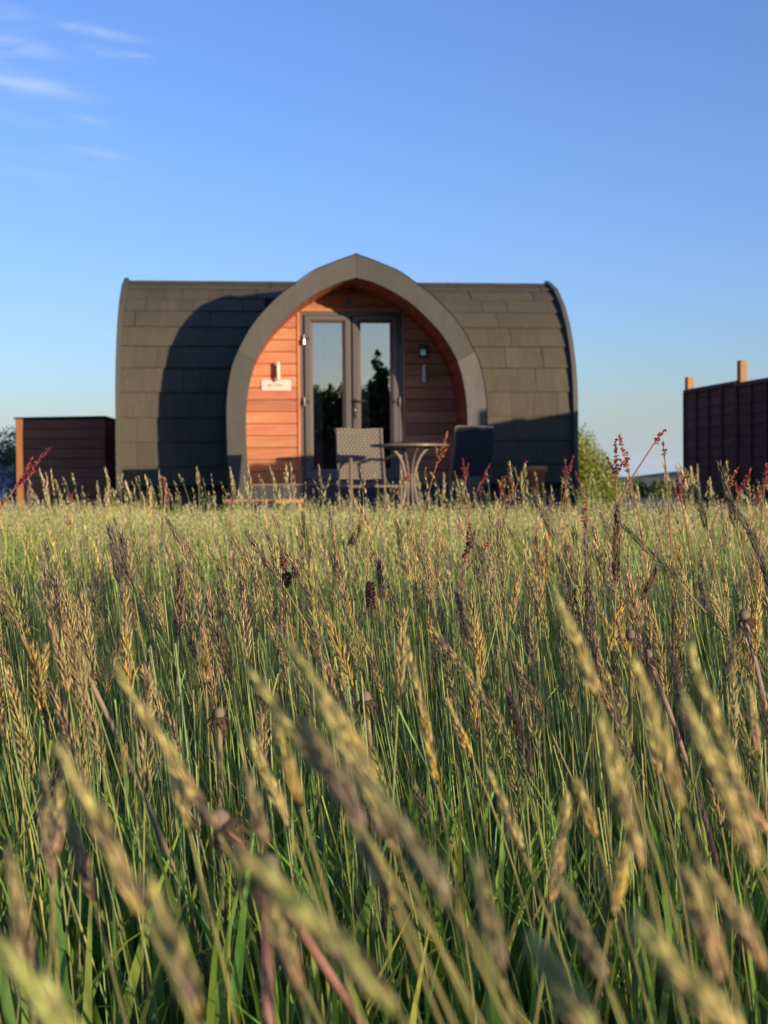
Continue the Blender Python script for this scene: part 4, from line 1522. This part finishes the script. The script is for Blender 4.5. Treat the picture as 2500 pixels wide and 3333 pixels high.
SH = [
    ('dark silhouetted grass head bending far left before the scrub on the right', (1352, 1138), (1470, 1260), 1.02, DK, GREYB, .0040),
    ('dark drooping grass head left of the tall brown plume, under the shrub', (1150, 1058), (1200, 1170), 1.15, DK, GREYB * 1.1, .0036),
    ('dark slim grass head standing before the left end of the fence', (1507, 1062), (1528, 1150), 1.15, DK, GREYB, .0040),
    ('tallest dark grass head in front of the fence', (1555, 1005), (1592, 1145), 1.05, DK, GREYB * 1.2, .0046),
    ('dark grass head leaning left just under the tallest one at the fence', (1575, 1075), (1640, 1180), 1.05, DK, GREYB, .0036),
    ('thick brown plume shaped grass head right of the middle', (1334, 1095), (1330, 1262), 1.05, BR, PURP, .0068),
    ('tall straw and brown grass head left of the brown plume', (1158, 1155), (1166, 1345), 1.05, TAN, BR, .0052),
    ('purple brown grass head at the left of the centre thicket leaning left', (540, 1158), (610, 1262), 1.1, PURP * 1.2, STRAW, .0044),
    ('tall straw grass head crossing the leaning purple brown one', (580, 1148), (622, 1330), 1.1, STRAW, PURP, .0052),
    ('dark green grass head standing alone left of the centre', (655, 1115), (668, 1215), 1.3, GREEN * .7, DK, .0040),
    ('brown drooping plume with a ragged golden top at the left', (390, 1230), (385, 1380), 1.0, BR * 1.4, PURP, .0070),
    ('dark grass head leaning right at the right side thicket', (1415, 1235), (1385, 1300), 1.1, DK, BR, .0040),
    ('large grey purple grass head in the right side thicket', (1270, 1240), (1275, 1400), 1.0, PURP * 1.1, GREYB, .0060),
    ('gold and brown grass head leaning right of centre thicket', (1120, 1000 + 440), (1180, 1560), .9, STRAW, TAN, .0040),
    ('straw grass head near the right edge, upright and bright', (1640, 1250), (1630, 1420), 1.0, STRAW * 1.15, GOLD, .0058),
]
for (lb, tp, bs, d, a, b, rd) in SH + FG2:
    stalk(lb, tp, bs, d, a * .95, b * .95, rad=rd * .62, nsp=100, group='taller grass stalks around the focus distance', mixp=.5, srad=.00075)

# red sorrel
SORR = [  # tip px (1659 picture), head length, distance, lean x at the top, shade
    (108, 966, .085, 2.0, .9, 0), (352, 1030, .07, 4.2, -.15, 1), (365, 1060, .05, 4.2, .1, 3), (1000, 990, .055, 3.6, -.1, 1), (1012, 1000, .05, 3.6, .2, 1),
    (968, 930, .085, 2.6, .35, 2), (880, 1010, .04, 3.4, .0, 1), (897, 1013, .05, 3.2, .9, 2), (1058, 1003, .06, 3.4, .5, 1), (1085, 1030, .055, 3.4, .1, 1),
    (1110, 1045, .05, 3.4, .5, 1), (1138, 997, .06, 3.0, .45, 0), (1097, 1010, .06, 3.6, -.2, 3), (1221, 990, .06, 3.2, .0, 3), (1238, 985, .05, 3.0, .25, 0),
    (1244, 1020, .05, 3.2, -.3, 0), (1330, 947, .065, 1.9, .0, 3), (1338, 940, .06, 1.9, -.25, 2), (1438, 926, .030, 1.9, .8, 1), (1432, 952, .024, 1.9, -.1, 1),
    (1462, 1028, .035, 2.0, -.2, 0), (1484, 1025, .04, 2.0, .5, 0), (1595, 1008, .04, 2.2, .5, 2), (1622, 1012, .05, 2.2, .5, 0), (1656, 1000, .04, 2.0, .1, 1),
    (1185, 1120, .055, 2.4, .05, 2), (158, 1062, .035, 4.0, .3, 0), (504, 1058, .04, 3.6, .1, 0), (780, 1095, .05, 2.6, .1, 2), (1015, 1130, .06, 1.7, .15, 3),
    (1065, 1160, .04, 2.0, .9, 2), (1645, 1055, .04, 2.4, .3, 0), (1590, 1040, .035, 3.0, -.1, 1), (1160, 1040, .05, 3.4, .0, 3), (1035, 1045, .05, 3.8, -.1, 0),
    (150, 1120, .03, 3.2, .0, 1), (1180, 1185, .05, 2.2, .0, 1), (330, 1080, .03, 4.4, .0, 1), (1265, 1085, .05, 2.0, .0, 2)]
SC = [((.32, .085, .10), (.22, .06, .075)), ((.34, .09, .075), (.24, .07, .06)), ((.42, .18, .10), (.30, .12, .07)), ((.28, .11, .09), (.19, .085, .065))]
WHERE = {0: 'deep pink', 1: 'bright red', 2: 'orange red', 3: 'dull maroon'}


def xplace(x):
    for lim, s in ((130, 'before the bin store at the far left'), (370, 'before the left end of the pod roof'), (560, 'below the left leg of the porch arch'), (860, 'in front of the glazed doors'),
                   (985, 'in front of the round table'), (1045, 'in front of the navy chair, left part'), (1120, 'just right of the navy chair'), (1195, 'beside the terracotta pot'),
                   (1260, 'at the right end of the pod'), (1300, 'below the bright shrub'), (1360, 'rising above the bright shrub'), (1450, 'against the sky in the gap'),
                   (1520, 'by the left end of the fence'), (1610, 'before the fence, left half'), (1700, 'before the fence at the right edge')):
        if x < lim:
            return s
    return ''


seen_lb = {}
for (tx, ty, hl, d, ln, sh) in SORR:
    k = 2500 / 1659
    T = pt(tx * k, ty * k, d)
    hgt = T.z
    hl = hl * .8
    form = 'arching' if abs(ln) > .6 else ('leaning' if abs(ln) > .22 else 'upright')
    lb = f'{WHERE[sh]} {form} sorrel {xplace(tx)}'
    if lb in seen_lb:
        lb = lb + (', the lower one' if ty > seen_lb[lb] else ', the higher one')
        if lb in seen_lb:
            lb = lb.replace(', the', ', small and')
    seen_lb[lb] = ty
    root = Vector((T.x - ln * .07 + random.uniform(-.02, .02), T.y + random.uniform(-.05, .05), 0))
    t_ = thing('sorrel_plant', lb, 'sorrel', tuple(root), 0, 'red sorrel stalks standing above the grass')
    top = T - root
    axd = Vector((ln, 0, 1)).normalized()
    hb = top - axd * hl
    a_, b_, c_ = np.zeros((1, 3)), np.array([(hb - axd * hgt * .45)]), np.array([hb])
    P1 = curve3(a_, b_, c_, 8)
    g0, g1 = np.array([.24, .22, .09]), np.array([.36, .16, .11])
    s = np.linspace(0, 1, 8)[None, :, None]
    V1 = tubes(P1, np.full((1, 8), .0014) * np.linspace(1.3, .7, 8)[None], g0 * (1 - s) + g1 * s, 5)
    np_mesh('stem', *V1, M['seed'], t_)
    c1, c2 = [np.array(q) for q in SC[sh]]
    parts = []
    nbr = int(hl / .022)
    ax_list = [(hb, axd, hl, .0050)]
    for q in range(nbr):
        f = random.uniform(-.15, .35)
        o_ = hb + axd * hl * f
        dd = (axd + Vector((random.choice((-1, 1)) * random.uniform(.18, .5), random.uniform(-.4, .4), 0))).normalized()
        ax_list.append((o_, dd, hl * random.uniform(.35, .6), .0042))
    for (o_, dd, l_, r_) in ax_list:
        n_ = max(int(l_ / .0006), 30)
        tt = rng.random(n_)
        whorl = np.round(tt * (l_ / .007)) / (l_ / .007)
        tt = np.clip(whorl + rng.normal(0, .03, n_), 0, 1)
        p = np.array(o_)[None] + np.array(dd)[None] * (tt * l_)[:, None] + unit(rng.normal(0, 1, (n_, 3))) * (r_ * (1.05 - tt * .6))[:, None] * rng.uniform(.4, 1, (n_, 1))
        a1 = unit(rng.normal(0, 1, (n_, 3)))
        b1 = unit(np.cross(a1, rng.normal(0, 1, (n_, 3))))
        Lf = .0020 * rng.uniform(.7, 1.3, (n_, 1))
        V = np.stack([p - a1 * Lf, p + b1 * Lf * .8, p + a1 * Lf, p - b1 * Lf * .8], 1).reshape(-1, 3)
        F = (np.array([(0, 1, 2), (0, 2, 3)])[None] + (np.arange(n_) * 4)[:, None, None]).reshape(-1, 3)
        cc = np.where(rng.random((n_, 1)) < .55, c1, c2) * rng.uniform(.7, 1.35, (n_, 1))
        parts.append((V, F, np.repeat(cc, 4, axis=0)))
        Pq = curve3(np.array([o_]), np.array([o_ + dd * l_ * .5]), np.array([o_ + dd * l_]), 3)
        parts.append(tubes(Pq, np.full((1, 3), .0006), np.broadcast_to(c2, (1, 3, 3)), 3))
    np_mesh('flower_spike', *cat_parts(parts), M['sorrelm'], t_)

# dandelion stalks gone over: bare button top with hanging bracts on a fleshy stem
DAN = [
    ('spent dandelion head with pale button top in the middle of the meadow', 788, 1500, .95, -.1, (.40, .33, .17)),
    ('spent dandelion head with white button top at the right thicket', 1362, 1366, 1.1, 0, (.20, .24, .10)),
    ('spent dandelion head bending left on a long pale stem, right side', 1396, 1410, 1.0, -.4, (.38, .27, .24)),
    ('dark spent dandelion head on a grey stem near the right edge', 1606, 1325, 1.0, -.25, (.36, .29, .28)),
    ('spent dandelion head on a thick pink stem at the lower left', 468, 1762, .52, -.75, (.46, .25, .19)),
    ('upright spent dandelion head left of the bottom middle', 575, 1862, .40, 0, (.40, .24, .2)),
    ('small spent dandelion head among sharp stems at the left', 473, 1535, .95, 0, (.30, .27, .17)),
    ('spent dandelion head lying left near the left edge', 180, 1442, .95, -.5, (.36, .30, .22)),
]
for (lb, tx, ty, d, ln, scol) in DAN:
    k = 2500 / 1659
    T = pt(tx * k, ty * k, d)
    axd = Vector((ln, 0, 1)).normalized()
    root = Vector((T.x - ln * T.z * .65, T.y + .02, 0))
    t_ = thing('dandelion_stalk', lb, 'dandelion', tuple(root), 0, 'spent dandelion stalks in the meadow')
    H = T - root
    sr = .0019
    P1 = curve3(np.zeros((1, 3)), np.array([H - axd * T.z * .5]), np.array([H - axd * .008]), 9)
    s = np.linspace(0, 1, 9)[None, :, None]
    c0 = np.array(scol)
    V1 = tubes(P1, np.full((1, 9), sr), c0 * .7 * (1 - s) + c0 * s, 8)
    np_mesh('stem', *V1, M['seed'], t_)
    q = axd.to_track_quat('Z', 'Y')
    m_ = MB()
    m_.lathe([(.0019, -.007), (.0034, -.005), (.0040, -.002), (.0036, .0008), (.0022, .0022), (.0006, .0026)], 12)
    m_.v = [tuple(q @ Vector(v) + H) for v in m_.v]
    m_.build('button_top', M['button'], t_, True)
    V, F, C = [], [], []
    nb3 = 14
    parts = []
    pb_ = np.array([[tuple(q @ Vector((math.cos(a) * .0045, math.sin(a) * .0045, -.004)) + H), tuple(q @ Vector((math.cos(a) * .0085, math.sin(a) * .0085, -.008 + random.uniform(-.002, .002))) + H), tuple(q @ Vector((math.cos(a + .3) * .0075, math.sin(a + .3) * .0075, -.016 + random.uniform(-.003, .003))) + H)] for a in np.linspace(0, 6.28, nb3, endpoint=False)])
    side = unit(np.array([tuple(q @ Vector((-math.sin(a), math.cos(a), 0))) for a in np.linspace(0, 6.28, nb3, endpoint=False)]))
    V, F, C = ribbons(pb_, side, np.tile(np.array([[.0022, .0018, .0004]]), (nb3, 1)), np.tile(np.array([[[.10, .07, .05]]]), (nb3, 3, 1)))
    np_mesh('bracts', V, F, C, M['seed'], t_)

# ribwort plantain heads
PLA = [('dark brown plantain head tilted left above the middle of the meadow', (775, 1142), (757, 1178), 1.9, (.13, .08, .06)),
       ('brown plantain head left of the middle, the upper of a close pair', (640, 1212), (640, 1245), 1.5, (.20, .12, .10)),
       ('brown plantain head just left of its pair, pinkish', (613, 1200), (613, 1232), 1.6, (.26, .15, .12)),
       ('nearly black plantain head leaning right below the brown pair', (622, 1242), (610, 1268), 1.3, (.05, .04, .03)),
       ('red pink plantain head standing in the centre thicket', (799, 1262), (802, 1312), 1.35, (.27, .13, .12)),
       ('olive drooping plantain head at the right thicket', (1228, 1300), (1258, 1278), 1.1, (.20, .17, .07))]
for (lb, tp, bs, d, c) in PLA:
    k = 2500 / 1659
    T, B = pt(tp[0] * k, tp[1] * k, d), pt(bs[0] * k, bs[1] * k, d)
    dr = (T - B).normalized()
    L = (T - B).length
    root = Vector((B.x - dr.x * .06, B.y + .03, 0))
    t_ = thing('plantain_stalk', lb, 'plantain', tuple(root), 0, 'plantain stalks among the grass')
    b = B - root
    P1 = curve3(np.zeros((1, 3)), np.array([(b.x * .6, b.y * .6, b.z * .7)]), np.array([b]), 8)
    np_mesh('stem', *tubes(P1, np.full((1, 8), .0009), np.tile(np.array([[[.24, .26, .11]]]), (1, 8, 1)), 5), M['seed'], t_)
    n_ = 150
    tt = rng.random(n_)
    r_ = .0030 * np.sin(np.clip(tt * .8 + .15, 0, 1) * math.pi) ** .6
    ax_ = np.array(b)[None] + np.array(dr)[None] * (tt * L)[:, None]
    nd = unit(np.cross(np.array(dr)[None], rng.normal(0, 1, (n_, 3))))
    V, F, C = heads(ax_ + nd * (r_ * .6)[:, None], unit(nd + np.array(dr)[None] * .5), np.full(n_, .0012), np.tile(np.array([c]), (n_, 1)), np.tile(np.array([c]) * .7, (n_, 1)), 2, .006, .0028)
    np_mesh('flower_head', V, F, C, M['seed'], t_)
